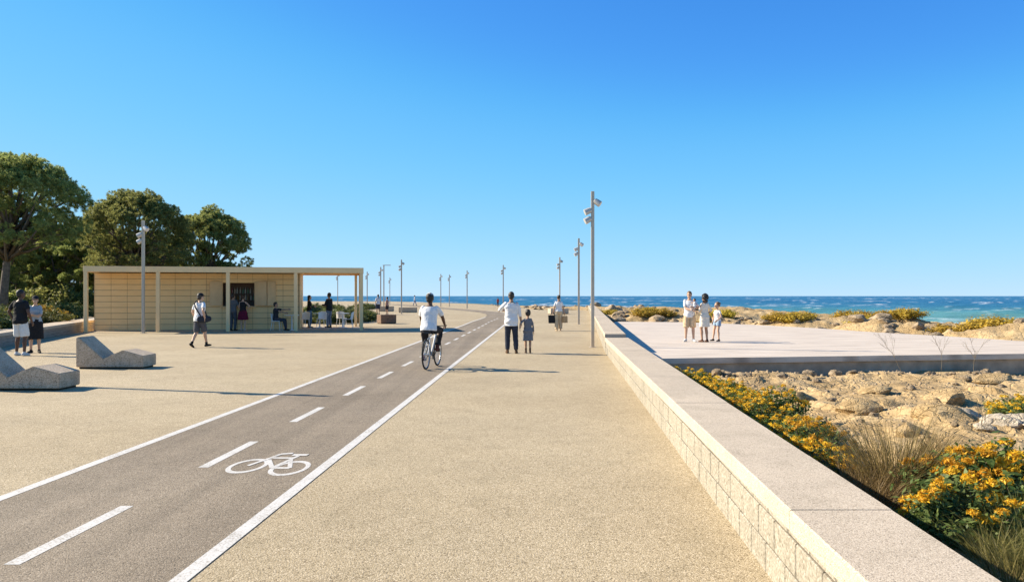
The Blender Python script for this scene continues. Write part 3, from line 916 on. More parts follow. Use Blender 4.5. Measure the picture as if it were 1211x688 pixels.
# ------------------------------------------------------------------ bicycle
BX, BY, BA = -1.916, 17.9, -math.atan2(.16, 1.03)
bike = empty('bicycle', (BX, BY, .004), BA, 'white bicycle ridden away along the grey lane', 'bicycle')
def wheel(y):
    r_ = .335
    t = MB(); t.torus((0, y, r_ + .012), r_ - .012, .019, n=48); ty = t.build('wheel', M['tyre'], bike); smooth(ty)
    t = MB(); t.torus((0, y, r_ + .012), r_ - .04, .011, n=48); smooth(t.build('rim', M['steel'], ty))
    t = MB()
    for k in range(20):
        a = 2 * PI * k / 20; s = (-1) ** k * .022
        t.tube([(s, y + .02 * math.cos(a), r_ + .012 + .02 * math.sin(a)), (0, y + (r_ - .045) * math.cos(a), r_ + .012 + (r_ - .045) * math.sin(a))], .0022, 5)
    t.tube([(-.05, y, r_ + .012), (.05, y, r_ + .012)], .016, 10)
    t.build('spokes', M['steel'], ty)
wheel(0); wheel(1.04)
AX = .347
b = MB()
BB, ST, HT, HB = (0, .44, .29), (0, .27, .72), (0, .82, .86), (0, .86, .74)
b.tube([BB, ST], .017, 10); b.tube([BB, HB], .021, 10); b.tube([ST, (0, .83, .83)], .016, 10); b.tube([HB, HT], .022, 10)
for s in (-1, 1):
    b.tube([(s * .05, 0, AX), (s * .03, .40, .29)], .010, 8); b.tube([(s * .05, 0, AX), (s * .02, .27, .70)], .009, 8)
b.build('frame', M['bikeframe'], bike)
b = MB()
for s in (-1, 1): b.tube([(s * .055, 1.04, AX), (s * .05, .90, .66), (s * .02, .87, .72)], [.009, .013, .014], 8)
b.build('fork', M['bikeframe'], bike)
b = MB(); b.tube([ST, (0, .245, .80)], .013, 8); b.build('seat_post', M['steel'], bike)
b = MB(); b.prism([(-.075, .12), (-.07, .08), (.07, .08), (.075, .12), (.03, .25), (.022, .36), (-.022, .36), (-.03, .25)], .80, .85, axis=2); b.build('saddle', M['saddle'], bike)
b = MB(); b.tube([HT, (0, .80, .94)], .013, 8); b.tube([(-.29, .76, .965), (-.10, .81, .95), (.10, .81, .95), (.29, .76, .965)], .012, 8); b.build('handlebar', M['saddle'], bike)
ca = R(60)      # crank angle
pd = []
b = MB(); b.lathe([(.085, -.004), (.085, .004)], (.055, .44, .29), 24, 0, Matrix.Rotation(PI / 2, 4, 'Y')); b.tube([(-.075, .44, .29), (.075, .44, .29)], .014, 8)
for s, sg in ((1, 1), (-1, -1)):
    e = (s * .085, .44 + sg * .17 * math.cos(R(35)), .29 + sg * .17 * math.sin(R(35))); pd.append(e)
    b.tube([(s * .08, .44, .29), e], .010, 8)
b.build('crank', M['saddle'], bike)
for s, e in zip((1, -1), pd):
    b = MB(); b.box(min(e[0], e[0] + s * .09), max(e[0], e[0] + s * .09), e[1] - .045, e[1] + .045, e[2] - .012, e[2] + .012); b.build('pedal', M['saddle'], bike)
b = MB()
for z0, z1 in ((.345, .372),): pass
b.tube([(.056, .44, .374), (.05, 0, .39)], .004, 6); b.tube([(.056, .44, .206), (.05, 0, .305)], .004, 6); b.build('chain', M['saddle'], bike)

# ------------------------------------------------------------------ people
def loft(bm, secs, n=16, closed=True):
    """secs: (centre, ux, uy) rings, dome caps come from the first and last rings"""
    rings = []
    for c, ux, uy in secs:
        rings.append([bm.verts.new(c + ux * math.cos(2 * PI * k / n) + uy * math.sin(2 * PI * k / n)) for k in range(n)])
    for a, b in zip(rings, rings[1:]):
        for k in range(n): bm.faces.new((a[k], a[(k + 1) % n], b[(k + 1) % n], b[k]))
    bm.faces.new(rings[0][::-1]); bm.faces.new(rings[-1])
def limb(bm, pts, rad, n=12, flat=1.0, side=None, capa=True, capb=True):
    """rounded tapering limb through pts; flat squeezes it along the axis perpendicular to 'side'"""
    pts = [Vector(p) for p in pts]
    secs = []
    d0 = (pts[1] - pts[0]).normalized(); d1 = (pts[-1] - pts[-2]).normalized()
    P, Q = list(pts), list(rad)
    if capa:
        P = [pts[0] - d0 * rad[0] * f for f in (.97, .75, .4)] + P; Q = [rad[0] * f for f in (.25, .66, .92)] + Q
    if capb:
        P = P + [pts[-1] + d1 * rad[-1] * f for f in (.4, .75, .97)]; Q = Q + [rad[-1] * f for f in (.92, .66, .25)]
    up = Vector(side) if side is not None else None
    for i, p in enumerate(P):
        d = (P[min(i + 1, len(P) - 1)] - P[max(i - 1, 0)]).normalized()
        u = up if up is not None else d.orthogonal()
        u = u - d * u.dot(d)
        u = u.normalized() if u.length > 1e-5 else d.orthogonal().normalized()
        up = u
        v = d.cross(u)
        secs.append((p, u * Q[i], v * Q[i] * flat))
    loft(bm, secs, n)
def ball(bm, c, rx, ry, rz, rot=None, n=14):
    m = Matrix.Translation(c) @ (rot.to_4x4() if rot else Matrix()) @ Matrix.Diagonal((rx, ry, rz, 1))
    bmesh.ops.create_icosphere(bm, subdivisions=3, radius=1, matrix=m)
def remesh(bm, vox, it=2, wr=0.0, seed=0):
    bmesh.ops.recalc_face_normals(bm, faces=bm.faces)
    me = bpy.data.meshes.new('tmp'); bm.to_mesh(me); bm.free()
    o = bpy.data.objects.new('tmp', me); COL.objects.link(o)
    a = o.modifiers.new('r', 'REMESH'); a.mode = 'VOXEL'; a.voxel_size = vox
    if it:
        s = o.modifiers.new('s', 'SMOOTH'); s.factor = .5; s.iterations = it
    dg = bpy.context.evaluated_depsgraph_get()
    out = bpy.data.meshes.new_from_object(o.evaluated_get(dg))
    bpy.data.objects.remove(o); bpy.data.meshes.remove(me)
    if wr:      # soft cloth folds
        nv = len(out.vertices); c = np.empty(nv * 3, np.float32); out.vertices.foreach_get('co', c); c = c.reshape(-1, 3)
        nn = np.empty(nv * 3, np.float32); out.vertices.foreach_get('normal', nn); nn = nn.reshape(-1, 3)
        f = fbm((c[:, 0] + c[:, 1] * .6) * 11 + seed, c[:, 2] * 16 + c[:, 1] * 5, seed, 3)
        c = c + nn * (f * wr * 2)[:, None]
        out.vertices.foreach_set('co', np.ascontiguousarray(c, dtype=np.float32).ravel()); out.update()
    out.polygons.foreach_set('use_smooth', [True] * len(out.polygons))
    return out
def ik(a, b, l1, l2, pole):
    d = b - a; D = d.length
    if D > (l1 + l2) * .998: b = a + d.normalized() * (l1 + l2) * .998; d = b - a; D = d.length
    x = (l1 * l1 - l2 * l2 + D * D) / (2 * D); h = math.sqrt(max(0, l1 * l1 - x * x))
    u = d.normalized(); p = pole - u * pole.dot(u); p = p.normalized() if p.length > 1e-5 else u.orthogonal()
    return a + u * x + p * h, b

PSEED = [0]
def person(label, loc, rz, H=1.75, fem=False, child=False, pelvis=(0, 0, .952), lean=0, tilt=0, yaw=0, head=(0, 0),
           fl=(-.10, 0, .08), fr=(.10, 0, .08), fyl=8, fyr=-8, fpl=0, fpr=0, hl=None, hr=None, el=None, er=None, kl=(-.1, 1, 0), kr=(.1, 1, 0),
           skin=SK_M, hairc=(.03, .022, .016), hair='short', top=None, bottom=None, shoes=(.03, .03, .03), shoeh=.10, curl=.5, group=None, vox=.008, wide=1.0):
    PSEED[0] += 1; sd = PSEED[0]
    s = H / 1.777
    root = empty('person', loc, R(rz), label, 'person', group)
    hk = 1.0
    if child: hk = 1.33; s *= .955
    V = Vector
    Pv = V(pelvis)
    Rt = Matrix.Rotation(R(yaw), 3, 'Z') @ Matrix.Rotation(R(-lean), 3, 'X') @ Matrix.Rotation(R(tilt), 3, 'Y')
    def T(x, y, z): return Pv + Rt @ V((x, y, z))
    shw = .158 if fem else .178 * wide
    hipw = .095 if fem else .09
    hipL, hipR = Pv + V((-hipw, 0, -.02)), Pv + V((hipw, 0, -.02))
    shL, shR = T(-shw, 0, .475), T(shw, 0, .475)
    fl, fr = V(fl), V(fr)
    knL, anL = ik(hipL, fl, .435, .425, V(kl)); knR, anR = ik(hipR, fr, .435, .425, V(kr))
    hl = V(hl) if hl else shL + V((-.06, .03, -.53)); hr = V(hr) if hr else shR + V((.06, .03, -.53))
    elL, wrL = ik(shL, hl, .285, .255, V(el) if el else V((-.5, -1, -.2))); elR, wrR = ik(shR, hr, .285, .255, V(er) if er else V((.5, -1, -.2)))
    X = Rt @ V((1, 0, 0)); Yv = Rt @ V((0, 1, 0))
    # torso sections: (z, rx, ry, ycentre)
    if fem: tor = [(-.10, .150, .105, -.005), (-.02, .172, .118, -.01), (.08, .150, .102, 0), (.17, .128, .088, .005), (.28, .140, .102, .012), (.36, .148, .110, .015), (.44, .150, .090, 0), (.50, .105, .065, -.005), (.54, .05, .05, -.005)]
    else: tor = [(-.10, .145, .105, -.005), (-.02, .165, .115, -.01), (.08, .155, .108, 0), (.17, .150, .100, .005), (.28, .158, .110, .01), (.36, .168, .115, .01), (.44, .170, .098, 0), (.50, .125, .075, -.005), (.545, .058, .055, -.005)]
    def torso(bm, z0, z1, g=0.0, gz=0.0, flare=0.0):
        zs = [t[0] for t in tor]; out = []
        m = 14
        for i in range(m + 1):
            z = z0 + (z1 - z0) * i / m
            rx = np.interp(z, zs, [t[1] for t in tor]) * (wide if z < .45 else 1); ry = np.interp(z, zs, [t[2] for t in tor]); yc = np.interp(z, zs, [t[3] for t in tor])
            k = max(0, (.2 - z)) * flare
            out.append((T(0, yc, z), X * (rx + g + k), Yv * (ry + g + k)))
        loft(bm, out, 20)
    hy, hp = R(head[0]), R(head[1])
    Rh = Matrix.Rotation(R(yaw) + hy, 3, 'Z') @ Matrix.Rotation(-R(lean) * .25 - hp, 3, 'X')
    nk = T(0, .0, .535); hc = nk + (Rh @ V((0, .02, .165))) * (1 + (hk - 1) * .6)
    def Hd(x, y, z): return hc + Rh @ V((x * hk, y * hk, z * hk))
    # ---- body
    bm = bmesh.new()
    torso(bm, -.10, .545)
    limb(bm, [nk - V((0, 0, .05)), nk + (hc - nk) * .5, hc - Rh @ V((0, .02, .05))], [.062 if not fem else .052, .052 if not fem else .045, .055 if not fem else .047])
    ball(bm, Hd(0, -.012, .022), .076 * hk, .097 * hk, .098 * hk, Rh)
    ball(bm, Hd(0, .022, -.045), .060 * hk, .072 * hk, .075 * hk, Rh)
    ball(bm, Hd(0, .068, -.092), .026 * hk, .022 * hk, .020 * hk, Rh)          # chin
    limb(bm, [Hd(0, .088, .012), Hd(0, .106, -.028)], [.008 * hk, .014 * hk])   # nose
    limb(bm, [Hd(-.022, .082, -.066), Hd(.022, .082, -.066)], [.008 * hk, .008 * hk])
    limb(bm, [Hd(-.045, .078, .022), Hd(0, .088, .026), Hd(.045, .078, .022)], [.009 * hk] * 3)   # brow
    for sx in (-1, 1): ball(bm, Hd(sx * .078, -.005, -.012), .012 * hk, .02 * hk, .032 * hk, Rh)
    for hp_, kn, an in ((hipL, knL, anL), (hipR, knR, anR)):
        d = an - kn
        limb(bm, [hp_, hp_.lerp(kn, .5), kn], [.088, .074, .056])
        back = V((0, -.012, 0))
        limb(bm, [kn, kn + d * .3 + back, kn + d * .65, an], [.054, .056, .042, .036])
    for an, fy, fp in ((anL, fyl, fpl), (anR, fyr, fpr)):
        Rf = Matrix.Rotation(R(fy), 3, 'Z') @ Matrix.Rotation(R(fp), 3, 'X')
        limb(bm, [an + Rf @ V((0, -.04, -.04)), an + Rf @ V((0, .06, -.045)), an + Rf @ V((0, .15, -.055))], [.034, .036, .024], side=Rf @ V((1, 0, 0)))
        limb(bm, [an, an + Rf @ V((0, .0, -.04))], [.036, .036])
    for sx, sh, e, wr in ((-1, shL, elL, wrL), (1, shR, elR, wrR)):
        limb(bm, [sh - X * sx * .03, sh.lerp(e, .35), e], [.058 if not fem else .046, .050 if not fem else .040, .040 if not fem else .034])
        d = wr - e
        limb(bm, [e, e + d * .3, wr], [.039 if not fem else .033, .040 if not fem else .034, .026 if not fem else .023])
        d = d.normalized()
        inw = -X * sx
        nrm = (inw - d * inw.dot(d)); nrm = nrm.normalized() if nrm.length > .1 else d.orthogonal().normalized()   # palm normal (towards body)
        sd_ = d.cross(nrm)
        if sd_.dot(Yv) < 0: sd_ = -sd_                                                     # thumb side: forwards
        pm = wr + d * .095
        loft(bm, [(wr - d * .01, sd_ * .026, nrm * .018), (wr + d * .03, sd_ * .036, nrm * .016), (pm, sd_ * .042, nrm * .014)], 12)
        for k, (o_, ln_) in enumerate(((.031, .075), (.011, .085), (-.010, .08), (-.030, .062))):
            p0 = pm - d * .012 + sd_ * o_; c1 = curl * .55; c2 = curl * 1.3
            p1 = p0 + (d * math.cos(c1) + nrm * math.sin(c1)) * ln_ * .5
            p2 = p1 + (d * math.cos(c2) + nrm * math.sin(c2)) * ln_ * .5
            limb(bm, [p0, p1, p2], [.0088, .0082, .0072], n=8)
        q0 = wr + d * .025 + sd_ * .025
        limb(bm, [q0, q0 + d * .03 + sd_ * .025 + nrm * .01, q0 + d * .065 + sd_ * .03 + nrm * .022], [.013, .0105, .0085], n=8)
    me = remesh(bm, vox, 1)
    body = link_mesh('body', me, cmat('skin', skin), root)
    # ---- eyes
    for sx in (-1, 1):
        bm = bmesh.new(); ball(bm, Hd(sx * .031, .080, .004), .012 * hk, .008 * hk, .007 * hk, Rh)
        m_ = bpy.data.meshes.new('eye'); bm.to_mesh(m_); bm.free(); link_mesh('eye', m_, cmat('eye', (.03, .02, .015)), root)
    # ---- hair
    bm = bmesh.new()
    if hair in ('short', 'cap', 'buzz'):
        g = .006 if hair == 'buzz' else .013
        ball(bm, Hd(0, -.026, .034), (.078 + g) * hk, (.092 + g) * hk, (.092 + g) * hk, Rh)
        ball(bm, Hd(0, -.05, -.02), (.066 + g) * hk, (.062 + g) * hk, .075 * hk, Rh)
    elif hair == 'long':
        ball(bm, Hd(0, -.026, .034), .092 * hk, .105 * hk, .107 * hk, Rh)
        limb(bm, [Hd(0, -.045, .03), Hd(0, -.075, -.10), Hd(0, -.085, -.23)], [.088 * hk, .088 * hk, .055 * hk], side=X, flat=.6)
    elif hair == 'curly':
        rr = random.Random(sd)
        ball(bm, Hd(0, -.04, .04), .105 * hk, .11 * hk, .11 * hk, Rh)
        for k in range(70):
            a = rr.uniform(0, 2 * PI); t = rr.uniform(-1.0, 1)
            if math.sin(a) > .35 and t < .45: continue
            q = math.sqrt(max(0, 1 - t * t))
            ball(bm, Hd(.115 * q * math.cos(a), -.045 + .11 * q * math.sin(a), .02 + t * .13 - (.05 if t < -.4 else 0)), .03, .03, .035, Rh)
    elif hair == 'bun':
        ball(bm, Hd(0, -.026, .034), .090 * hk, .104 * hk, .105 * hk, Rh)
        ball(bm, Hd(0, -.115, .075), .042 * hk, .042 * hk, .042 * hk, Rh)
    hm = remesh(bm, max(.009, vox), 1, .004, sd)
    # keep the hair off the face: flatten whatever comes in front of the hairline
    Ri = Rh.transposed()
    for v in hm.vertices:
        q = Ri @ (v.co - hc) / hk
        if q.z < .055 and q.y > .035 - max(0, -q.z) * .3: v.co = hc + Rh @ (V((q.x * .75, min(q.y, .03) - .02, q.z)) * hk)
    link_mesh('hair', hm, cmat('hair', hairc), root)
    if hair == 'cap':
        bm = bmesh.new(); ball(bm, Hd(0, -.012, .050), .092 * hk, .108 * hk, .090 * hk, Rh)
        limb(bm, [Hd(-.03, .09, .055), Hd(0, .14, .048), Hd(.03, .09, .055)], [.05, .045, .05], flat=.2, side=Rh @ V((1, 0, 0)))
        m_ = remesh(bm, .010, 1); 
        for v in m_.vertices:
            q = Ri @ (v.co - hc) / hk
            if q.z < .03: v.co = hc + Rh @ (V((q.x, q.y, .03 + (q.z - .03) * .06)) * hk)
        link_mesh('cap', m_, cmat('cloth', top.get('cap', (.02, .02, .022))), root)
    # ---- top
    if top:
        bm = bmesh.new(); g = top.get('g', .016)
        torso(bm, top.get('hem', -.06), .50, g, flare=top.get('flare', .05))
        for sx, sh, e, wr in ((-1, shL, elL, wrL), (1, shR, elR, wrR)):
            L_ = top.get('sleeve', .6)
            b0 = .063 if not fem else .052
            if L_ <= 0: continue
            if L_ <= 1: limb(bm, [sh - X * sx * .03, sh.lerp(e, L_ * .6), sh.lerp(e, L_)], [b0, b0 - .002, b0 - .004], capb=False)
            else:
                f = e.lerp(wr, L_ - 1); limb(bm, [sh - X * sx * .03, sh.lerp(e, .5), e, e.lerp(f, .5), f], [b0, b0 - .006, b0 - .014, b0 - .016, b0 - .020], capb=False)
        if top.get('skirt'):      # dress / coat: continues below the hips
            L_, fl_ = top['skirt']; n_ = 10; out = []
            mid = (anL + anR) / 2
            for i in range(n_ + 1):
                t = i / n_; z = -.02 - L_ * t
                c = Pv + V((0, 0, z)); c += (V((mid.x, mid.y, 0)) - V((Pv.x, Pv.y, 0))) * .35 * t
                out.append((c, V((1, 0, 0)) * (.185 + g * .5 + fl_ * t), V((0, 1, 0)) * (.130 + g * .5 + fl_ * t)))
            loft(bm, out, 22)
        link_mesh(top.get('name', 'shirt'), remesh(bm, max(.010, vox), 2, top.get('wr', .006), sd), cmat('cloth', top['col']), root)
    # ---- bottom
    if bottom:
        bm = bmesh.new(); g = bottom.get('g', .016)
        if bottom['kind'] == 'trousers':
            torso(bm, -.11, bottom.get('waist', .06), g * .8)
            for hp_, kn, an in ((hipL, knL, anL), (hipR, knR, anR)):
                L_ = bottom.get('len', 1.95); w_ = bottom.get('w', 0)
                if L_ <= 1: limb(bm, [hp_, hp_.lerp(kn, L_ * .6), hp_.lerp(kn, L_)], [.096 + g * .6, .092 + g + w_ * .5, .080 + g + w_], capb=False)
                else:
                    f = kn.lerp(an, L_ - 1); limb(bm, [hp_, hp_.lerp(kn, .5), kn, kn.lerp(f, .4), f], [.094 + g * .6, .078 + g + w_ * .3, .060 + g + w_ * .6, .058 + g + w_ * .8, .044 + g + w_], capb=False)
            nm = 'shorts' if bottom.get('len', 1.95) <= 1.05 else 'trousers'
        else:
            nm = 'skirt'; n_ = 10; out = []; L_, fl_ = bottom['len'], bottom.get('flare', .05)
            mid = (anL + anR) / 2
            for i in range(n_ + 1):
                t = i / n_; z = .10 - L_ * t
                zs = [t2[0] for t2 in tor]
                rx = max(np.interp(z, zs, [t2[1] for t2 in tor]), .19 if z < 0 else 0) + g + fl_ * t; ry = max(np.interp(z, zs, [t2[2] for t2 in tor]), .145 if z < 0 else 0) + g + fl_ * t
                c = Pv + V((0, 0, z)); c += (V((mid.x, mid.y, 0)) - V((Pv.x, Pv.y, 0))) * .35 * t
                out.append((c, V((1, 0, 0)) * rx, V((0, 1, 0)) * ry))
            loft(bm, out, 22)
        link_mesh(nm, remesh(bm, max(.010, vox), 2, bottom.get('wr', .006), sd + 50), cmat('cloth', bottom['col']), root)
    # ---- shoes
    if shoes:
        for an, kn, fy, fp in ((anL, knL, fyl, fpl), (anR, knR, fyr, fpr)):
            bm = bmesh.new()
            Rf = Matrix.Rotation(R(fy), 3, 'Z') @ Matrix.Rotation(R(fp), 3, 'X')
            q = lambda x, y, z: an + Rf @ V((x, y, z))
            limb(bm, [q(0, -.045, -.040), q(0, .03, -.042), q(0, .10, -.050), q(0, .165, -.056)], [.041, .044, .044, .027], side=Rf @ V((1, 0, 0)), flat=.95)
            limb(bm, [an + (kn - an).normalized() * (shoeh - .07), q(0, 0, -.04)], [.044, .044], capa=False)
            m_ = remesh(bm, .010, 1)
            zmin = -.078
            for v in m_.vertices:
                l = Rf.transposed() @ (v.co - an)
                if l.z < zmin: l.z = zmin; v.co = an + Rf @ l
            link_mesh('shoe', m_, cmat('cloth', shoes), root)
    root.scale = (s, s, s)
    return root, dict(hl=wrL * s, hr=wrR * s, shL=shL * s, shR=shR * s)

WHITE, BLACK = (.74, .74, .74), (.018, .018, .02)
TR = lambda col, **k: dict(kind='trousers', col=col, **k)

# couple at the left
person('man in black t-shirt and white shorts with his back turned, talking at the left', (-13.62, 22.25, 0), -8, H=1.83, skin=SK_D, hair='buzz', hairc=(.012, .01, .009), head=(-35, 0), wide=1.05,
       top=dict(col=BLACK, sleeve=.7, hem=-.10, g=.022), bottom=TR((.70, .69, .66), len=.95, w=.012), shoes=(.62, .62, .60), hl=(-.25, .06, .95), el=(-1, -.3, 0), hr=(.30, .05, .93), fl=(-.13, .02, .08), fr=(.15, -.04, .08))
person('woman in black cap, grey t-shirt and black skirt with folded arms, left', (-13.85, 23.35, 0), 195, H=1.66, fem=True, skin=SK_L, hair='cap', head=(10, 8),
       top=dict(col=(.36, .40, .43), sleeve=.9, hem=-.04, cap=(.02, .02, .025)), bottom=dict(kind='skirt', len=.62, col=BLACK, flare=.03), shoes=(.02, .02, .02),
       hl=(.06, .20, 1.20), hr=(-.06, .19, 1.17), el=(-1, -.2, -.4), er=(1, -.2, -.4), fl=(-.10, 0, .08), fr=(.11, .06, .08), fyl=25, fyr=-20)
# walker with shoulder bag
wk, J = person('man in white t-shirt, dark shorts and black cap walking across the plaza', (-10.08, 25.9, 0), -22, H=1.76, skin=SK_L, hair='cap', head=(-14, 2), lean=3,
       top=dict(col=WHITE, sleeve=.7, hem=-.10, g=.024, cap=(.02, .02, .022)), bottom=TR((.085, .085, .095), len=.98, w=.004, g=.009), shoes=(.02, .02, .02), shoeh=.15,
       pelvis=(0, 0, .935), fl=(-.07, -.27, .13), fr=(.07, .25, .08), fpl=-28, fpr=6, hl=(-.27, .12, .93), hr=(.28, -.06, .96))
b = MB(); bmm = bmesh.new(); limb(bmm, [(.17, -.14, .90), (.26, .02, .92), (.28, .12, .92)], [.11, .12, .095], flat=.55, side=(0, 0, 1))
bag = empty('shoulder_bag', (-10.08, 25.9, 0), R(-22), 'black messenger bag slung across the man walking in the white t-shirt', 'bag')
bo = link_mesh('bag_body', remesh(bmm, .012, 1, .004, 3), cmat('cloth', (.028, .032, .045)), bag)
b = MB()
sp = [(.20, -.16, 1.02), (.10, -.168, 1.15), (0, -.165, 1.27), (-.07, -.135, 1.40), (-.085, -.06, 1.475), (-.08, .03, 1.47), (-.04, .12, 1.38), (.06, .150, 1.22), (.18, .13, 1.02)]
for i in range(len(sp) - 1): pass
b.tube(sp, .021, 8); b.build('strap', cmat('cloth', (.028, .032, .045)), bag)
# bar customers
person('person in grey t-shirt and grey trousers leaning at the kiosk hatch beside the post', (-13.32, 38.35, 0), -10, H=1.76, skin=SK_M, vox=.012, top=dict(col=(.10, .11, .12), sleeve=.7), bottom=TR((.075, .085, .10)),
       hl=(-.15, .30, 1.10), hr=(.18, .30, 1.10), head=(-20, 0))
person('woman in black top and burgundy skirt standing at the kiosk hatch', (-12.83, 38.3, 0), -4, H=1.68, fem=True, skin=SK_L, vox=.012, hair='bun', hairc=(.05, .03, .02), top=dict(col=BLACK, sleeve=0, hem=.02),
       bottom=dict(kind='skirt', len=.50, col=(.12, .008, .03), flare=.07), shoes=(.5, .40, .34), hr=(.20, .02, 1.05), er=(1, -.3, 0), hl=(-.12, .28, 1.12), fl=(-.09, .03, .08), fr=(.10, -.03, .08))
# seated man
person('man in dark clothes seated on a white chair at the cafe table', (-11.30, 38.55, 0), -90, H=1.74, skin=SK_M, vox=.012, pelvis=(0, -.03, .56), lean=-2, fl=(-.12, .42, .08), fr=(.10, .50, .08), top=dict(col=(.03, .032, .04), sleeve=.8),
       bottom=TR((.045, .05, .065)), hr=(.20, .50, .86), hl=(-.22, .52, 1.02), el=(-.5, -.3, -1), er=(.5, -.3, -1))
# standing pair in the open bay
person('woman in black top and blue jeans standing in the open bay of the kiosk', (-10.42, 41.3, .03), -60, H=1.66, fem=True, skin=SK_L, vox=.012, hair='long', hairc=(.015, .012, .012), top=dict(col=BLACK, sleeve=1.9, hem=-.02), bottom=TR((.11, .19, .30)),
       hl=(-.10, .30, 1.18), hr=(.10, .26, 1.14), shoes=(.25, .22, .2))
person('man in black jacket and jeans standing in the open bay of the kiosk', (-9.42, 41.4, .03), 62, H=1.79, skin=SK_M, vox=.012, top=dict(col=(.022, .022, .025), sleeve=1.95, hem=-.10, g=.026), bottom=TR((.16, .20, .27)),
       hl=(-.12, .32, 1.15), hr=(.14, .28, 1.10), shoes=(.04, .04, .04))
# cyclist
e = pd
person('cyclist in white t-shirt and grey cap riding a white bicycle away', (BX, BY, .004), math.degrees(BA), H=1.75, skin=SK_D, hair='cap', hairc=(.012, .01, .009), pelvis=(0, .24, .925), lean=12, wide=1.06,
       fr=(.125, e[0][1] - .06, e[0][2] + .092), fl=(-.125, e[1][1] - .05, e[1][2] + .095), fpl=-12, fyl=3, fyr=-3, kl=(-.15, 1, .1), kr=(.2, 1, .2),
       hl=(-.255, .70, 1.00), hr=(.265, .70, 1.00), el=(-1, -.3, -.3), er=(1, -.3, -.3), curl=1.3, head=(0, -6),
       top=dict(col=WHITE, sleeve=.75, hem=-.06, g=.020, flare=.02, cap=(.52,.52,.50)), bottom=TR((.020, .020, .024), w=.004, len=1.85), shoes=(.10, .03, .022), shoeh=.13)
# man and child hand in hand
mh = (.30, .05, .84)
person('man in white shirt and dark jeans walking away hand in hand with a child', (-.02, 23.15, 0), 3, H=1.77, skin=SK_M, head=(-4, 0), wide=1.04, top=dict(col=WHITE, sleeve=1.35, hem=-.16, g=.024, wr=.008), bottom=TR((.030, .036, .055), len=1.93, w=.004), shoes=(.10, .055, .03),
       fl=(-.11, .04, .08), fr=(.14, -.05, .08), hl=(-.17, .33, 1.24), el=(-1, -.3, -.55), hr=mh, er=(.6, -1, 0))
person('child in grey coat dress and brown boots holding a man by the hand', (.46, 23.25, 0), 3, H=1.27, child=True, fem=True, skin=SK_M, hair='short', hairc=(.025, .02, .017), top=dict(col=(.155, .165, .19), sleeve=1.9, hem=-.06, g=.03, skirt=(.40, .03), name='coat'),
       bottom=None, shoes=(.07, .04, .028), shoeh=.22, fl=(-.08, .03, .08), fr=(.09, -.03, .08), hl=(-.34, -.02, 1.04), hr=(.25, .04, .90), el=(-.6, -1, 0))
# woman with two bags
pw, J2 = person('woman in white blouse and beige wide trousers carrying two bags', (2.22, 38.2, 0), 4, H=1.69, fem=True, skin=SK_M, hair='bun', hairc=(.02, .016, .014), vox=.011, top=dict(col=WHITE, sleeve=.7, hem=0.02, g=.022), bottom=TR((.56, .44, .29), w=.035, len=1.95, waist=.12), shoes=(.45, .33, .22),
       fl=(-.10, -.05, .08), fr=(.10, .08, .08), hl=(-.28, .0, .90), hr=(.28, .04, .90))
def tote(loc, rz, w_, h_, d_, col, label):
    r = empty('handbag', loc, R(rz), label, 'bag', None)
    b = MB()
    b.hexa([(-w_ * .45, -d_ / 2, 0), (w_ * .45, -d_ / 2, 0), (w_ * .45, d_ / 2, 0), (-w_ * .45, d_ / 2, 0), (-w_ / 2, -d_ * .3, h_), (w_ / 2, -d_ * .3, h_), (w_ / 2, d_ * .3, h_), (-w_ / 2, d_ * .3, h_)])
    b.build('bag_body', cmat('cloth', col), r)
    for s_ in (-1, 1):
        b = MB(); b.tube([(-w_ * .2, s_ * d_ * .25, h_ - .01), (-w_ * .14, s_ * d_ * .2, h_ + .12), (0, 0, h_ + .17), (w_ * .14, s_ * d_ * .2, h_ + .12), (w_ * .2, s_ * d_ * .25, h_ - .01)], .008, 6); b.build('handle', cmat('cloth', col), r)
tote((1.93, 38.2, .36), 5, .42, .38, .13, (.02, .02, .022), 'black tote bag held in the left hand of the woman in beige trousers')
tote((2.52, 38.25, .38), 60, .38, .32, .13, (.42, .28, .15), 'tan tote bag held in the right hand of the woman in beige trousers')
# family on the platform
zp = .02
person('man in white shirt and beige shorts holding a baby on the pale platform', (6.35, 28.75, zp), 172, H=1.80, skin=SK_L, hair='short', hairc=(.16, .09, .04), top=dict(col=WHITE, sleeve=.75, hem=-.10, g=.024), bottom=TR((.58, .42, .26), len=1.0, w=.012), shoes=(.6, .6, .58),
       hl=(-.12, .30, 1.22), hr=(-.06, .28, 1.12), el=(-.8, -.3, -.6), er=(.8, -.3, -.6), head=(-15, 5), fl=(-.14, .04, .08), fr=(.13, -.02, .08), fyl=20, fyr=-25)
person('baby in pale clothes held on the arm of the man in white shirt', (6.47, 28.48, zp + 1.08), 90, H=.62, child=True, skin=SK_L, hair='short', hairc=(.05, .03, .02), pelvis=(0, 0, .5), fl=(-.16, .32, .14), fr=(.16, .34, .16), hl=(-.25, .25, .95), hr=(.25, .25, .95),
       top=dict(col=(.60, .64, .68), sleeve=1.5, hem=-.06), bottom=TR((.62, .62, .64), len=1.8), shoes=(.6, .6, .6), vox=.014)
person('woman in short cream dress with big dark curly hair facing the family man', (6.82, 28.45, zp), 25, H=1.68, fem=True, skin=SK_M, hair='curly', hairc=(.018, .014, .012), top=dict(col=(.72, .645, .54), sleeve=1.5, hem=-.06, skirt=(.36, .02), name='dress'), bottom=None, shoes=(.12, .06, .04),
       hl=(-.14, .26, 1.10), hr=(.22, .15, 1.05), fl=(-.09, .03, .08), fr=(.09, -.04, .08))
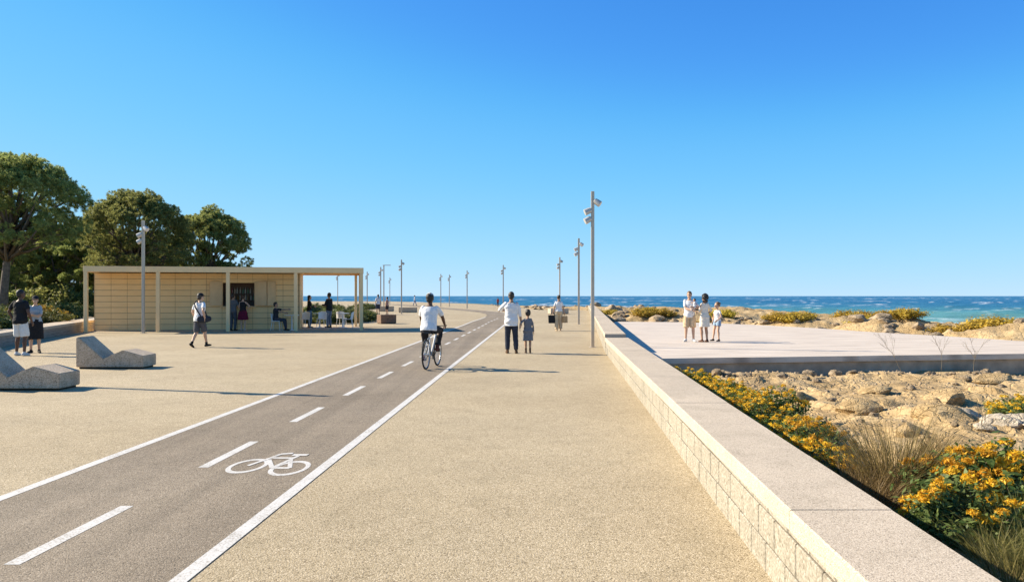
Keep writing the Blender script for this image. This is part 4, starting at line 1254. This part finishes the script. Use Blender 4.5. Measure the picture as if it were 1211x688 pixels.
person('girl in white top and denim shorts standing apart on the pale platform', (7.43, 29.05, zp), 118, H=1.42, fem=True, child=True, skin=SK_L, hair='bun', hairc=(.20, .11, .05), top=dict(col=WHITE, sleeve=.5, hem=0), bottom=TR((.26, .36, .48), len=.5, w=.01), shoes=(.05, .04, .04),
       fl=(-.14, .04, .08), fr=(.13, .16, .08), hl=(-.20, .18, 1.0), hr=(.26, .06, .92), er=(1, -.6, 0))
# far people
person('far man in white shirt and dark shorts behind the brown stone block', (-12.0, 72, 0), 30, H=1.80, skin=SK_M, vox=.018, top=dict(col=(.62, .63, .66), sleeve=.8), bottom=TR((.03, .04, .07), len=1.0))
person('far woman in dusky pink top beside the man behind the brown block', (-10.95, 70.5, 0), 60, H=1.58, fem=True, skin=SK_M, vox=.018, top=dict(col=(.36, .21, .18), sleeve=.3), bottom=TR((.03, .03, .04), len=.9), hr=(.15, .25, 1.1))
person('tiny far walker in blue clothes crossing the sand near the sea', (-16.6, 137, 0), -80, H=1.78, skin=SK_M, vox=.022, top=dict(col=(.42, .48, .60), sleeve=.8), bottom=TR((.16, .22, .36)), fl=(-.08, -.26, .1), fr=(.08, .30, .08))
person('tiny far person in a red top near the sea, left of the man in white', (-2.25, 128, 0), 20, H=1.40, skin=SK_M, vox=.022, top=dict(col=(.45, .07, .05), sleeve=.8), bottom=TR((.10, .06, .07)))

# ------------------------------------------------------------------ vegetation
NPR = np.random.default_rng(5)
def quads(centres, normals, w_, h_, jit=.5, fold=False):
    """leaf quads: centre, approx normal, per-leaf size"""
    n = len(centres)
    nn = normals + NPR.normal(0, jit, (n, 3)); nn /= np.linalg.norm(nn, axis=1)[:, None] + 1e-9
    r = NPR.normal(0, 1, (n, 3)); u = np.cross(nn, r); u /= np.linalg.norm(u, axis=1)[:, None] + 1e-9
    v = np.cross(nn, u)
    ww = (w_ * NPR.uniform(.6, 1.3, n))[:, None]; hh = (h_ * NPR.uniform(.6, 1.3, n))[:, None]
    P = np.stack([centres - v * hh, centres + u * ww - v * hh * .1, centres + v * hh, centres - u * ww - v * hh * .1], 1)
    return P.reshape(-1, 3), np.arange(n * 4).reshape(n, 4)
def clump_pts(c, r, n, flat=.7, shell=.45):
    d = NPR.normal(0, 1, (n, 3)); d /= np.linalg.norm(d, axis=1)[:, None]
    k = NPR.uniform(shell, 1, n) ** .6
    # lumpy clump surface
    k = k * (1 + .22 * np.sin(d[:, 0] * 6 + c[0] * 3) * np.cos(d[:, 2] * 7 + c[1] * 5))
    return np.asarray(c) + d * (k * r)[:, None] * np.array([1, 1, flat]), d

def make_pine(H, cw, cbase, seed, nclump, per, leaf=.12, fork=2.5, lean=0.0):
    """umbrella pine built at the origin; returns (trunk mesh, crown mesh)"""
    rnd = random.Random(seed)
    mb = MB()
    top = Vector((lean, 0, cbase + (H - cbase) * .35))
    trunk = [Vector((0, 0, -.2)), Vector((.05, .05, fork * .5)), Vector((lean * .4 + rnd.uniform(-.1, .1), rnd.uniform(-.1, .1), fork)), top]
    r0 = .018 * H + .06
    mb.tube(trunk, [r0 * 1.25, r0, r0 * .85, r0 * .4], 10)
    cents = []
    for i in range(nclump):
        a = i * 2.399 + rnd.uniform(-.3, .3); q = math.sqrt((i + .5) / nclump)
        rr = q * cw / 2 * rnd.uniform(.85, 1.0)
        dome = math.sqrt(max(0, 1 - q * q * .92))
        z = cbase + (H - cbase) * (.28 + .62 * dome) * rnd.uniform(.86, 1.04) if i % 3 else cbase + (H - cbase) * rnd.uniform(.05, .5) * (.4 + .6 * dome)
        cents.append(Vector((lean + rr * math.cos(a), rr * math.sin(a), z)))
    for i, c in enumerate(cents):
        if i % 3 == 0 or i % 5 == 0:
            s = trunk[2].lerp(top, rnd.uniform(0, .8)); m_ = s.lerp(c, .5) + Vector((0, 0, -.1 + rnd.uniform(-.25, .2)))
            mb.tube([s, m_, c], [r0 * .42, r0 * .28, r0 * .12], 7)
    V_, F_ = [], []; off = 0
    for c in cents:
        r = cw * rnd.uniform(.05, .105)
        tc, td = clump_pts(c, r, max(10, per // 27), .70, .35)
        nt_ = 60
        # each tuft: needles fanning out and up from a twig tip
        d = NPR.normal(0, 1, (len(tc), nt_, 3)) + td[:, None, :] * .9; d[:, :, 2] += .55
        d /= np.linalg.norm(d, axis=2)[:, :, None]
        L = leaf * 1.9 * NPR.uniform(.6, 1.2, (len(tc), nt_, 1))
        p0 = np.repeat(tc[:, None, :], nt_, 1) + NPR.normal(0, leaf * .35, (len(tc), nt_, 3)); p1 = p0 + d * L
        sd2 = np.cross(d, NPR.normal(0, 1, d.shape)); sd2 /= np.linalg.norm(sd2, axis=2)[:, :, None] + 1e-9
        wv = sd2 * leaf * .12 * NPR.uniform(.7, 1.4, (len(tc), nt_, 1))
        mid_ = p0 + d * L * .55
        v = np.stack([p0, mid_ + wv, p1, mid_ - wv], 2).reshape(-1, 3)
        f = np.arange(len(v)).reshape(-1, 4)
        V_.append(v); F_.append(f + off); off += len(v)
    tm = mb.mesh('trunk'); tm.materials.append(M['bark']); tm.polygons.foreach_set('use_smooth', [True] * len(tm.polygons))
    o = np_mesh('crown', np.concatenate(V_), np.concatenate(F_), M['pine']); cm = o.data; bpy.data.objects.remove(o)
    return tm, cm
def put_pine(ms, loc, rz, sc, label, group=None):
    r = empty('pine_tree', loc, rz, label, 'pine tree', group); r.scale = sc
    for nm, me in zip(('trunk', 'crown'), ms):
        o = bpy.data.objects.new(nm, me); COL.objects.link(o); o.parent = r
put_pine(make_pine(10.4, 8.0, 4.4, 1, 190, 950, .085, 3.4, .7), (-31.7, 50, .3), R(0), (1, 1, 1), 'tallest pine at the left picture edge with a bare straight trunk below its dark crown')
put_pine(make_pine(9.4, 7.9, 3.2, 2, 175, 950, .085, 3.0, .3), (-28.4, 60, .3), R(0), (1, 1, 1), 'middle pine with forked branches showing under its broad crown behind the kiosk')
put_pine(make_pine(8.9, 6.4, 2.0, 3, 175, 1000, .085, 2.6, .2), (-25.0, 66, .3), R(40), (1, 1, 1), 'rightmost rounded pine behind the kiosk roof, its crown ending against open sky')
wood = [make_pine(8.2, 5.6, 2.6, 11, 56, 800, .11, 3.5), make_pine(7.6, 5.0, 2.0, 12, 50, 800, .11, 3.0), make_pine(6.8, 5.2, 1.6, 13, 50, 800, .11, 2.2)]
rnd = random.Random(21)
pos = []
for row, (Y, n, x0, x1) in enumerate(((57, 5, -46, -34), (66, 9, -56, -28.5), (74, 11, -64, -31), (82, 12, -72, -34), (91, 13, -82, -37))):
    for i in range(n):
        pos.append((x0 + (x1 - x0) * (i + .5) / n + rnd.uniform(-.9, .9), Y + rnd.uniform(-2.5, 2.5), row))
for i, (x, y, row) in enumerate(pos):
    k = rnd.uniform(.82, 1.0) * (1.0 + .05 * row) * (1.0 if x / y < -.47 else .88)
    put_pine(wood[i % 3], (x, y, .3), rnd.uniform(0, 6.28), (k, k, k), 'dark pine of the wood behind the shrubs, standing among the other trunks', 'pines of the wood at the left')

# generic bush meshes: leaves on stems (and flower heads)
def make_bush(rad, h, nleaf, leaf, seed, mat, flowers=0, fsize=.05, nst=26, petals=34):
    rnd = random.Random(seed); rng = np.random.default_rng(seed)
    mb = MB(); tips = []
    for i in range(nst):
        a = rnd.uniform(0, 2 * PI); q = math.sqrt(rnd.random())
        tip = Vector((rad * q * math.cos(a), rad * q * math.sin(a), h * (1 - .55 * q * q) * rnd.uniform(.72, 1.08)))
        base = Vector((tip.x * .25, tip.y * .25, -.05))
        midp = base.lerp(tip, .5) + Vector((rnd.uniform(-.04, .04), rnd.uniform(-.04, .04), .02))
        mb.tube([base, midp, tip], [.008 * rad + .003, .006 * rad + .002, .003], 5); tips.append((base, midp, tip))
    per = nleaf // nst
    C, D = [], []
    for base, midp, tip in tips:
        t = rng.uniform(.22, 1.04, per) ** .7
        p = (1 - t)[:, None] ** 2 * np.array(base) + (2 * t * (1 - t))[:, None] * np.array(midp) + (t ** 2)[:, None] * np.array(tip)
        sp = rng.normal(0, 1, (per, 3)) * np.array([1, 1, .8]) * (rad * .085 + leaf * .5)
        C.append(p + sp); nn = sp / (np.linalg.norm(sp, axis=1)[:, None] + 1e-6); nn[:, 2] += .8; D.append(nn)
    v, f = quads(np.concatenate(C), np.concatenate(D), leaf * .42, leaf, .5)
    o = np_mesh('foliage', v, f, mat); lm = o.data; bpy.data.objects.remove(o)
    out = [('foliage', lm)]
    sm = mb.mesh('stems'); sm.materials.append(M['twig']); out.append(('stems', sm))
    if flowers:
        FV, FD = [], []
        for i in range(flowers):
            b_, m_, t_p = tips[i % nst]
            c = np.array(t_p) + rng.normal(0, rad * .10, 3) * (i >= nst) + np.array([0, 0, fsize * .5])
            n = petals
            d = rng.normal(0, 1, (n, 3)); d /= np.linalg.norm(d, axis=1)[:, None]; d[:, 2] = np.abs(d[:, 2]) * .9 - .15
            FV.append(c + d * fsize * rng.uniform(.35, 1, n)[:, None]); FD.append(d)
        v, f = quads(np.concatenate(FV), np.concatenate(FD), fsize * (.16 if petals < 60 else .10), fsize * .34, .7)
        o = np_mesh('flower_heads', v, f, M['flower']); fm = o.data; bpy.data.objects.remove(o); out.append(('flower_heads', fm))
    return out
def put_plant(name, parts, loc, rz, sc, label, cat, group=None):
    r = empty(name, loc, rz, label, cat, group); r.scale = sc if isinstance(sc, tuple) else (sc,) * 3
    for nm, me in parts:
        o = bpy.data.objects.new(nm, me); COL.objects.link(o); o.parent = r
    return r
# green shrubs behind the bench wall
shr = [make_bush(1.0, 1.0, 2600, .085, 31 + i, M['shrub'], nst=34) for i in range(3)]
shr.append(make_bush(.9, .9, 2200, .085, 39, M['goldbush'], nst=30))
usr = [make_bush(1.0, 1.15, 3000, .085, 45 + i, M['pine'], nst=34) for i in range(2)]
rnd = random.Random(8)
n_ = 0
for i in range(400):
    y = 23 + 36 * rnd.random() ** .9; x = -14.5 - (y - 22) * .31 - rnd.uniform(1.6, 13) * (.5 + y / 60)
    if x / y < -.72 or n_ > 110 or (x > -21.3 and y > 34): continue
    n_ += 1
    k = rnd.uniform(.55, 1.0)
    put_plant('shrub', shr[rnd.choice((0, 1, 2, 0, 1, 2, 3))], (x, y, .32), rnd.uniform(0, 6), (k * 1.1, k * 1.1, k * rnd.uniform(.7, 1.0)), 'low green shrub in the planted field behind the bench wall', 'shrub', 'shrubs of the planted field')
rnd = random.Random(33)
for i in range(90):
    y = rnd.uniform(60, 96); x = -y * rnd.uniform(.40, .80)
    if x > -26: continue
    k = rnd.uniform(1.5, 2.6)
    put_plant('shrub', usr[i % 2], (x, y, .3), rnd.uniform(0, 6), (k, k, k * rnd.uniform(.8, 1.1)), 'tall dark shrub of the understorey between the pine trunks', 'shrub', 'understorey shrubs of the wood')
# shrubs behind and right of the kiosk
spots = []
for i in range(46): spots.append((rnd.uniform(-20, -10.2), rnd.uniform(47.5, 62)))
spots += [(-9.9, 49.5), (-9.7, 51.5), (-10.2, 53), (-10.4, 50.3), (-10.1, 55.5), (-10.8, 58), (-9.6, 53.6)]
for x, y in spots:
    if y > 56 and x > -11.0: continue
    k = rnd.uniform(.6, .95)
    put_plant('shrub', shr[rnd.choice((0, 1, 2))], (x, y, 0), rnd.uniform(0, 6), (k * 1.1, k * 1.1, k * .9), 'bushy green shrub in the bed behind the kiosk', 'shrub', 'shrubs of the bed behind the kiosk')
for i in range(12):
    x, y = -21.5 + rnd.uniform(-3, 4.0), 96 + rnd.uniform(0, 6)
    k = rnd.uniform(.8, 1.1)
    put_plant('shrub', shr[i % 3], (x, y, 0), rnd.uniform(0, 6), (k, k, k * .7), 'distant green shrub in the low hedge by the white blocks', 'shrub', 'distant hedge shrubs')
# yellow flowering bushes beside the wall
fb = [make_bush(.55, .55, 2600, .034, 51 + i, M['bush'], flowers=42, fsize=.058, nst=44, petals=64) for i in range(4)]
rnd = random.Random(13)
def clear_of_wall(x, y, m): return x > wallx(y) + .62 + m
cnt = 0
for y in np.arange(9.2, 17.6, .36):
    for q in range(3):
        yy = y + rnd.uniform(-.25, .25)
        wid = np.interp(yy, [9, 10.5, 12, 15, 17, 18], [.9, 1.3, 1.6, 1.5, 1.1, .6])
        x = wallx(yy) + .95 + rnd.uniform(0, 1) * wid
        k = rnd.uniform(.7, 1.05)
        put_plant('flower_bush', fb[rnd.randrange(4)], (x, yy, hz(x, yy) - .04), rnd.uniform(0, 6.28), (k, k, k * rnd.uniform(.8, 1.1)), 'yellow flowering bush in the dense strip along the back of the seafront wall', 'flower bush', 'yellow flowering bushes along the wall'); cnt += 1
big = make_bush(.62, .72, 3000, .046, 61, M['bush'], flowers=22, fsize=.085, nst=30, petals=110)
big2 = make_bush(.60, .68, 2900, .046, 62, M['bush'], flowers=22, fsize=.085, nst=30, petals=110)
nb = [(4.30, 7.75, 1.0), (4.85, 8.0, 1.0), (4.1, 7.1, .85), (4.6, 7.2, .8), (5.3, 8.2, .9), (3.75, 6.75, .7), (5.0, 7.4, .8)]
for i, (x, y, k) in enumerate(nb):
    put_plant('flower_bush', big if i % 2 else big2, (x, y, hz(x, y) - .05), i * 1.3, k, 'nearest large leaved bush with bright yellow flower heads at the lower right', 'flower bush', 'large leaved yellow bushes at the lower right')
for x, y in ((8.6, 13.6), (9.0, 14.2), (8.9, 13.2), (9.6, 14.8), (9.3, 13.6)):
    k = rnd.uniform(.8, 1.1); put_plant('flower_bush', fb[rnd.randrange(4)], (x, y, hz(x, y) - .06), rnd.uniform(0, 6), (k, k, k * .8), 'small yellow flowered bush among the rocks at the right picture edge', 'flower bush', 'yellow bushes at the right edge')
# golden bushes between platform and sea
gb = [make_bush(1.0, .85, 3000, .07, 71 + i, M['goldbush'], nst=44) for i in range(3)]
rnd = random.Random(5)
gl = {'a': ('golden bush on the rocks beyond the left end of the platform', [(9.0, 56), (9.7, 57), (10.6, 56.5), (10.0, 58.5), (8.2, 62), (7.7, 63)]),
      'b': ('golden bush on the rocks beyond the middle of the platform', [(12.3, 51.8), (15.3, 46.5), (16.1, 46), (16.9, 46.8), (14.4, 55), (20.6, 45.5), (21.6, 46.2), (22.3, 45.3), (20.3, 48), (19.2, 43.5)]),
      'c': ('golden bush in the large patch on the rocks at the far right', [(20.0, 36.5), (20.9, 36.0), (21.8, 37.0), (22.6, 36.4), (23.4, 37.5), (24.2, 36.6), (22.4, 38.4), (24.0, 39.0), (25.0, 38.2), (25.8, 39.4), (21.4, 35.2), (23.0, 35.3), (26.5, 40), (24.9, 41)])}
for g_, (lab, ps) in gl.items():
    for x, y in ps:
        k = rnd.uniform(.65, .95) * (1.3 if g_ == 'c' else 1.1)
        put_plant('golden_bush', gb[rnd.randrange(3)], (x, y, hz(x, y) - .08), rnd.uniform(0, 6), (k * 1.15, k * 1.15, k * .8), lab, 'bush', lab.replace('bush', 'bushes'))
# grass clumps
def make_grass(n, h, spread, seed, lean=.6):
    rng = np.random.default_rng(seed)
    V_, F_ = [], []
    segs = 5
    a = rng.uniform(0, 2 * PI, n); q = np.sqrt(rng.random(n)); L = h * rng.uniform(.55, 1.1, n)
    bx, by = .35 * spread * q * np.cos(a), .35 * spread * q * np.sin(a)
    out = lean * (.25 + q) * rng.uniform(.4, 1.3, n)
    da = a + rng.normal(0, .5, n); w0 = rng.uniform(.003, .0055, n)
    pa = rng.uniform(0, PI, n)
    for s_ in range(segs + 1):
        t = s_ / segs
        cx = bx + np.cos(da) * out * L * t ** 1.7; cy = by + np.sin(da) * out * L * t ** 1.7; cz = L * (t - .28 * out * t ** 2.2) - .04
        ww = w0 * (1 - .85 * t)
        V_.append(np.stack([np.stack([cx - np.cos(pa) * ww, cy - np.sin(pa) * ww, cz], -1), np.stack([cx + np.cos(pa) * ww, cy + np.sin(pa) * ww, cz], -1)], 1))
    P = np.stack(V_, 1)          # n, segs+1, 2, 3
    base = np.arange(n)[:, None] * (segs + 1) * 2 + np.arange(segs)[None, :] * 2
    F = np.stack([base, base + 1, base + 3, base + 2], -1).reshape(-1, 4)
    return P.reshape(-1, 3), F
def put_grass(n, h, spread, seed, loc, mat, label, lean=.6):
    v, f = make_grass(n, h, spread, seed, lean)
    o = np_mesh('grass_clump', v, f, mat); o.location = loc; tag(o, label, 'grass clump')
put_grass(950, 1.0, .95, 1, (4.02, 8.4, hz(4.02, 8.4)), M['grass'], 'large clump of tall dry grass between the yellow bushes', .6)
put_grass(700, .6, .9, 2, (3.5, 8.0, hz(3.5, 8.0)), M['grass'], 'low dry grass clump leaning towards the wall beside the tall clump', .9)
put_grass(900, .55, .9, 3, (4.22, 6.62, hz(4.22, 6.62)), M['grassgreen'], 'greenish grass clump in the lower right corner of the picture', .7)
put_grass(260, .4, .5, 4, (3.7, 6.2, hz(3.7, 6.2)), M['grassgreen'], 'small grass tuft in the shade of the wall below the greenish clump', .8)
put_grass(300, .5, .5, 5, (5.6, 10.6, hz(5.6, 10.6)), M['grass'], 'thin dry grass tuft on the bare rock behind the tall clump', .7)
put_grass(420, .42, .8, 6, (3.95, 5.95, hz(3.95, 5.95)), M['grassgreen'], 'grass tuft half cut off by the bottom right corner of the picture', .7)
put_grass(420, .45, .8, 7, (4.35, 6.15, hz(4.35, 6.15)), M['grassgreen'], 'grass tuft against the right picture edge under the large leaved bush', .7)
put_grass(380, .40, .7, 8, (3.62, 5.75, hz(3.62, 5.75)), M['grassgreen'], 'lowest grass tuft beside the wall cap in the bottom right corner', .7)
put_grass(380, .38, .7, 9, (3.9, 6.35, hz(3.9, 6.35)), M['grassgreen'], 'short green grass tuft just behind the wall below the large leaved bush', .7)
# bare dry stalks in front of the platform
def stalk(loc, h, seed, label, lean=0.0):
    rnd = random.Random(seed); mb = MB()
    def br(p, d, l, r, dep):
        q = p + d * l
        mb.tube([p, p.lerp(q, .5) + Vector((rnd.uniform(-.02, .02), 0, rnd.uniform(-.01, .02))), q], [r, r * .8, r * .55], 5)
        if dep:
            for k in range(rnd.randint(3, 4)):
                dd = (d + Vector((rnd.uniform(-.8, .8), rnd.uniform(-.6, .6), rnd.uniform(-.05, .45)))).normalized()
                br(p.lerp(q, rnd.uniform(.4, 1)), dd, l * rnd.uniform(.45, .7), r * .62, dep - 1)
    br(Vector((0, 0, -.05)), Vector((lean, 0, 1)).normalized(), h * .5, .0055, 3)
    o = mb.build('dry_stalk', M['twig']); o.location = loc; tag(o, label, 'dry plant')
stalk((9.55, 19.6, hz(9.55, 19.6)), 1.5, 1, 'leaning leafless dry stalk in front of the platform edge, leftmost of three', -.45)
stalk((10.3, 19.3, hz(10.3, 19.3)), 1.45, 2, 'upright leafless dry stalk in front of the platform edge, middle of three', .02)
stalk((11.2, 19.5, hz(11.2, 19.5)), 1.35, 3, 'thin leafless dry stalk in front of the platform edge, rightmost of three', .05)
stalk((6.6, 11.3, hz(6.6, 11.3)), .7, 4, 'small leafless twig standing on the bare rock mound', .05)

# ------------------------------------------------------------------ rocks
def make_rock(seed, sub=3):
    bm = bmesh.new(); bmesh.ops.create_icosphere(bm, subdivisions=sub, radius=1)
    rnd = random.Random(seed); o = Vector((rnd.uniform(0, 99), rnd.uniform(0, 99), 0))
    planes = []
    for k in range(11):
        n = Vector((rnd.gauss(0, 1), rnd.gauss(0, 1), rnd.gauss(0, .8))).normalized(); planes.append((n, rnd.uniform(.58, .9)))
    for v in bm.verts:
        for n, dd in planes:
            e = v.co.dot(n) - dd
            if e > 0: v.co -= n * e * .92
        nv = mnoise.fractal(v.co * 1.6 + o, 1.0, 2.0, 4); v.co += v.co.normalized() * nv * .16
        nv = mnoise.noise(v.co * 6 + o); v.co += v.co.normalized() * nv * .035
        v.co.z *= .72
    me = bpy.data.meshes.new('boulder'); bm.to_mesh(me); bm.free()
    me.polygons.foreach_set('use_smooth', [True] * len(me.polygons))
    if hasattr(me, 'set_sharp_from_angle'): me.set_sharp_from_angle(angle=R(28))
    me.materials.append(M['boulder'])
    return me
rk = [make_rock(100 + i) for i in range(7)]
prk = []
for i in range(3):
    me = make_rock(140 + i); me.materials.clear(); me.materials.append(M['paleboulder']); prk.append(me)
rnd = random.Random(77)
def put_rock(x, y, s_, label, group, sink=.3, pool=None):
    o = bpy.data.objects.new('boulder', rnd.choice(pool or rk)); COL.objects.link(o)
    o.location = (x, y, hz(x, y) + s_ * (.5 - sink)); o.rotation_euler = (rnd.uniform(-.3, .3), rnd.uniform(-.3, .3), rnd.uniform(0, 6.28))
    o.scale = (s_ * rnd.uniform(.8, 1.3), s_ * rnd.uniform(.8, 1.2), s_ * rnd.uniform(.65, 1.0))
    tag(o, label, 'boulder', group)
for i in range(46):        # left end behind the platform
    y = rnd.uniform(52.5, 66); x = wallx(y) + 1.4 + rnd.uniform(0, 6.5) + (1 if y < 54 else 0)
    put_rock(x, y, rnd.uniform(.22, .62), 'rounded boulder beyond the far left end of the platform, next to the wall', 'boulders at the far left end of the platform')
n_ = 0
while n_ < 95:
    y = rnd.uniform(27, 62); x = rnd.uniform(12, 34)
    far = np.interp(x, [10.9, 13.8, 15.4, 16.4, 18.5, 22.5], [50.6, 46.2, 42, 37, 30, 25.5])
    if y < far + .5 or x / y > .68 or y > far + 14: continue
    put_rock(x, y, rnd.choice((.12, .16, .22, .28, .4)) * rnd.uniform(.7, 1.3), 'sandy boulder on the rocky strip between the platform and the sea', 'boulders between platform and sea'); n_ += 1
for i in range(70):        # rubble at the foot of the platform
    x = rnd.uniform(4.5, 14.2); y = 20.9 + (x - 3.9) * .162 - abs(rnd.gauss(0, .75)) - .3
    put_rock(x, y, rnd.uniform(.05, .17), 'angular broken stone in the rubble at the foot of the platform', 'rubble stones at the foot of the platform', .25)
for x, y, s_ in ((7.5, 12.3, .30), (7.95, 12.5, .34), (8.25, 12.1, .26), (7.75, 11.75, .2), (8.6, 12.6, .36), (7.0, 11.9, .16), (8.0, 11.4, .22), (8.5, 11.6, .2), (7.3, 12.9, .2)):
    put_rock(x, y, s_, 'pale cracked boulder in the small group at the right edge below the yellow bush', 'pale boulders at the right edge', .35, prk)
for i in range(26):
    y = rnd.uniform(9.3, 19); x = rnd.uniform(wallx(y) + 2.6, y * .66 + .3)
    put_rock(x, y, rnd.uniform(.04, .13), 'loose stone lying on the open rock between flower bushes and platform', 'loose stones on the open rock', .25)
srk = []
for i in range(3):
    me = make_rock(160 + i); me.materials.clear(); me.materials.append(M['rock']); srk.append(me)
for x, y, s_ in ((6.3, 14.6, .5), (7.4, 15.6, .42), (8.8, 16.4, .55), (6.9, 12.9, .38), (10.2, 17.2, .45), (5.9, 16.8, .4), (9.6, 15.2, .36), (7.9, 17.6, .42), (6.0, 12.0, .3), (11.0, 18.4, .4)):
    put_rock(x, y, s_, 'large golden sandstone outcrop half sunk in the rocky ground before the platform', 'sandstone outcrops before the platform', .62, srk)
for i in range(60):        # dark rocks along the far shore
    t = rnd.random(); y = 96 + t * 95; x = float(interp(XL, y)) + 1 + rnd.uniform(0, 1) * (6 + 10 * (1 - t))
    put_rock(x, y, rnd.uniform(.3, .75), 'small far rock along the shore beyond the promenade', 'far shore rocks')
# stone litter: nobody could count it
sv, sf, off = [], [], 0
rng = np.random.default_rng(9)
n_ = 2600
yy = 6.2 + 14.6 * rng.random(n_) ** .8; xx = np.interp(yy, [p[1] for p in WALL], [p[0] for p in WALL]) + .9 + rng.random(n_) * (yy * .66 - 1.2 * 0 + .6)
dens = fbm(xx / 1.3, yy / 1.3, 201, 3); kp = dens + .25 * (yy > 17.5) > -.03; xx, yy = xx[kp], yy[kp]
keep = yy < 20.7 + (xx - 3.9) * .162 - .15; xx, yy = xx[keep], yy[keep]
zz = height(xx, yy)
base = np.array([(1, 0, 0), (-.5, .87, 0), (-.5, -.87, 0), (.3, .1, .9), (-.45, .3, .7), (0, -.5, .75)])
tri = np.array([(0, 1, 3), (1, 4, 3), (1, 2, 4), (2, 5, 4), (2, 0, 5), (0, 3, 5), (3, 4, 5)])
n_ = len(xx); s_ = rng.uniform(.010, .034, n_) * (1 + .6 * (yy > 17)); an = rng.uniform(0, 6.28, n_)
P = base[None] * rng.uniform(.7, 1.4, (n_, 6, 3)) * s_[:, None, None]
ca_, sa_ = np.cos(an)[:, None], np.sin(an)[:, None]
Q = np.stack([P[..., 0] * ca_ - P[..., 1] * sa_ + xx[:, None], P[..., 0] * sa_ + P[..., 1] * ca_ + yy[:, None], P[..., 2] + zz[:, None] - .004], -1)
o = np_mesh('stone_litter', Q.reshape(-1, 3), (tri[None] + (np.arange(n_) * 6)[:, None, None]).reshape(-1, 3), M['boulder'])
tag(o, kind='stuff')
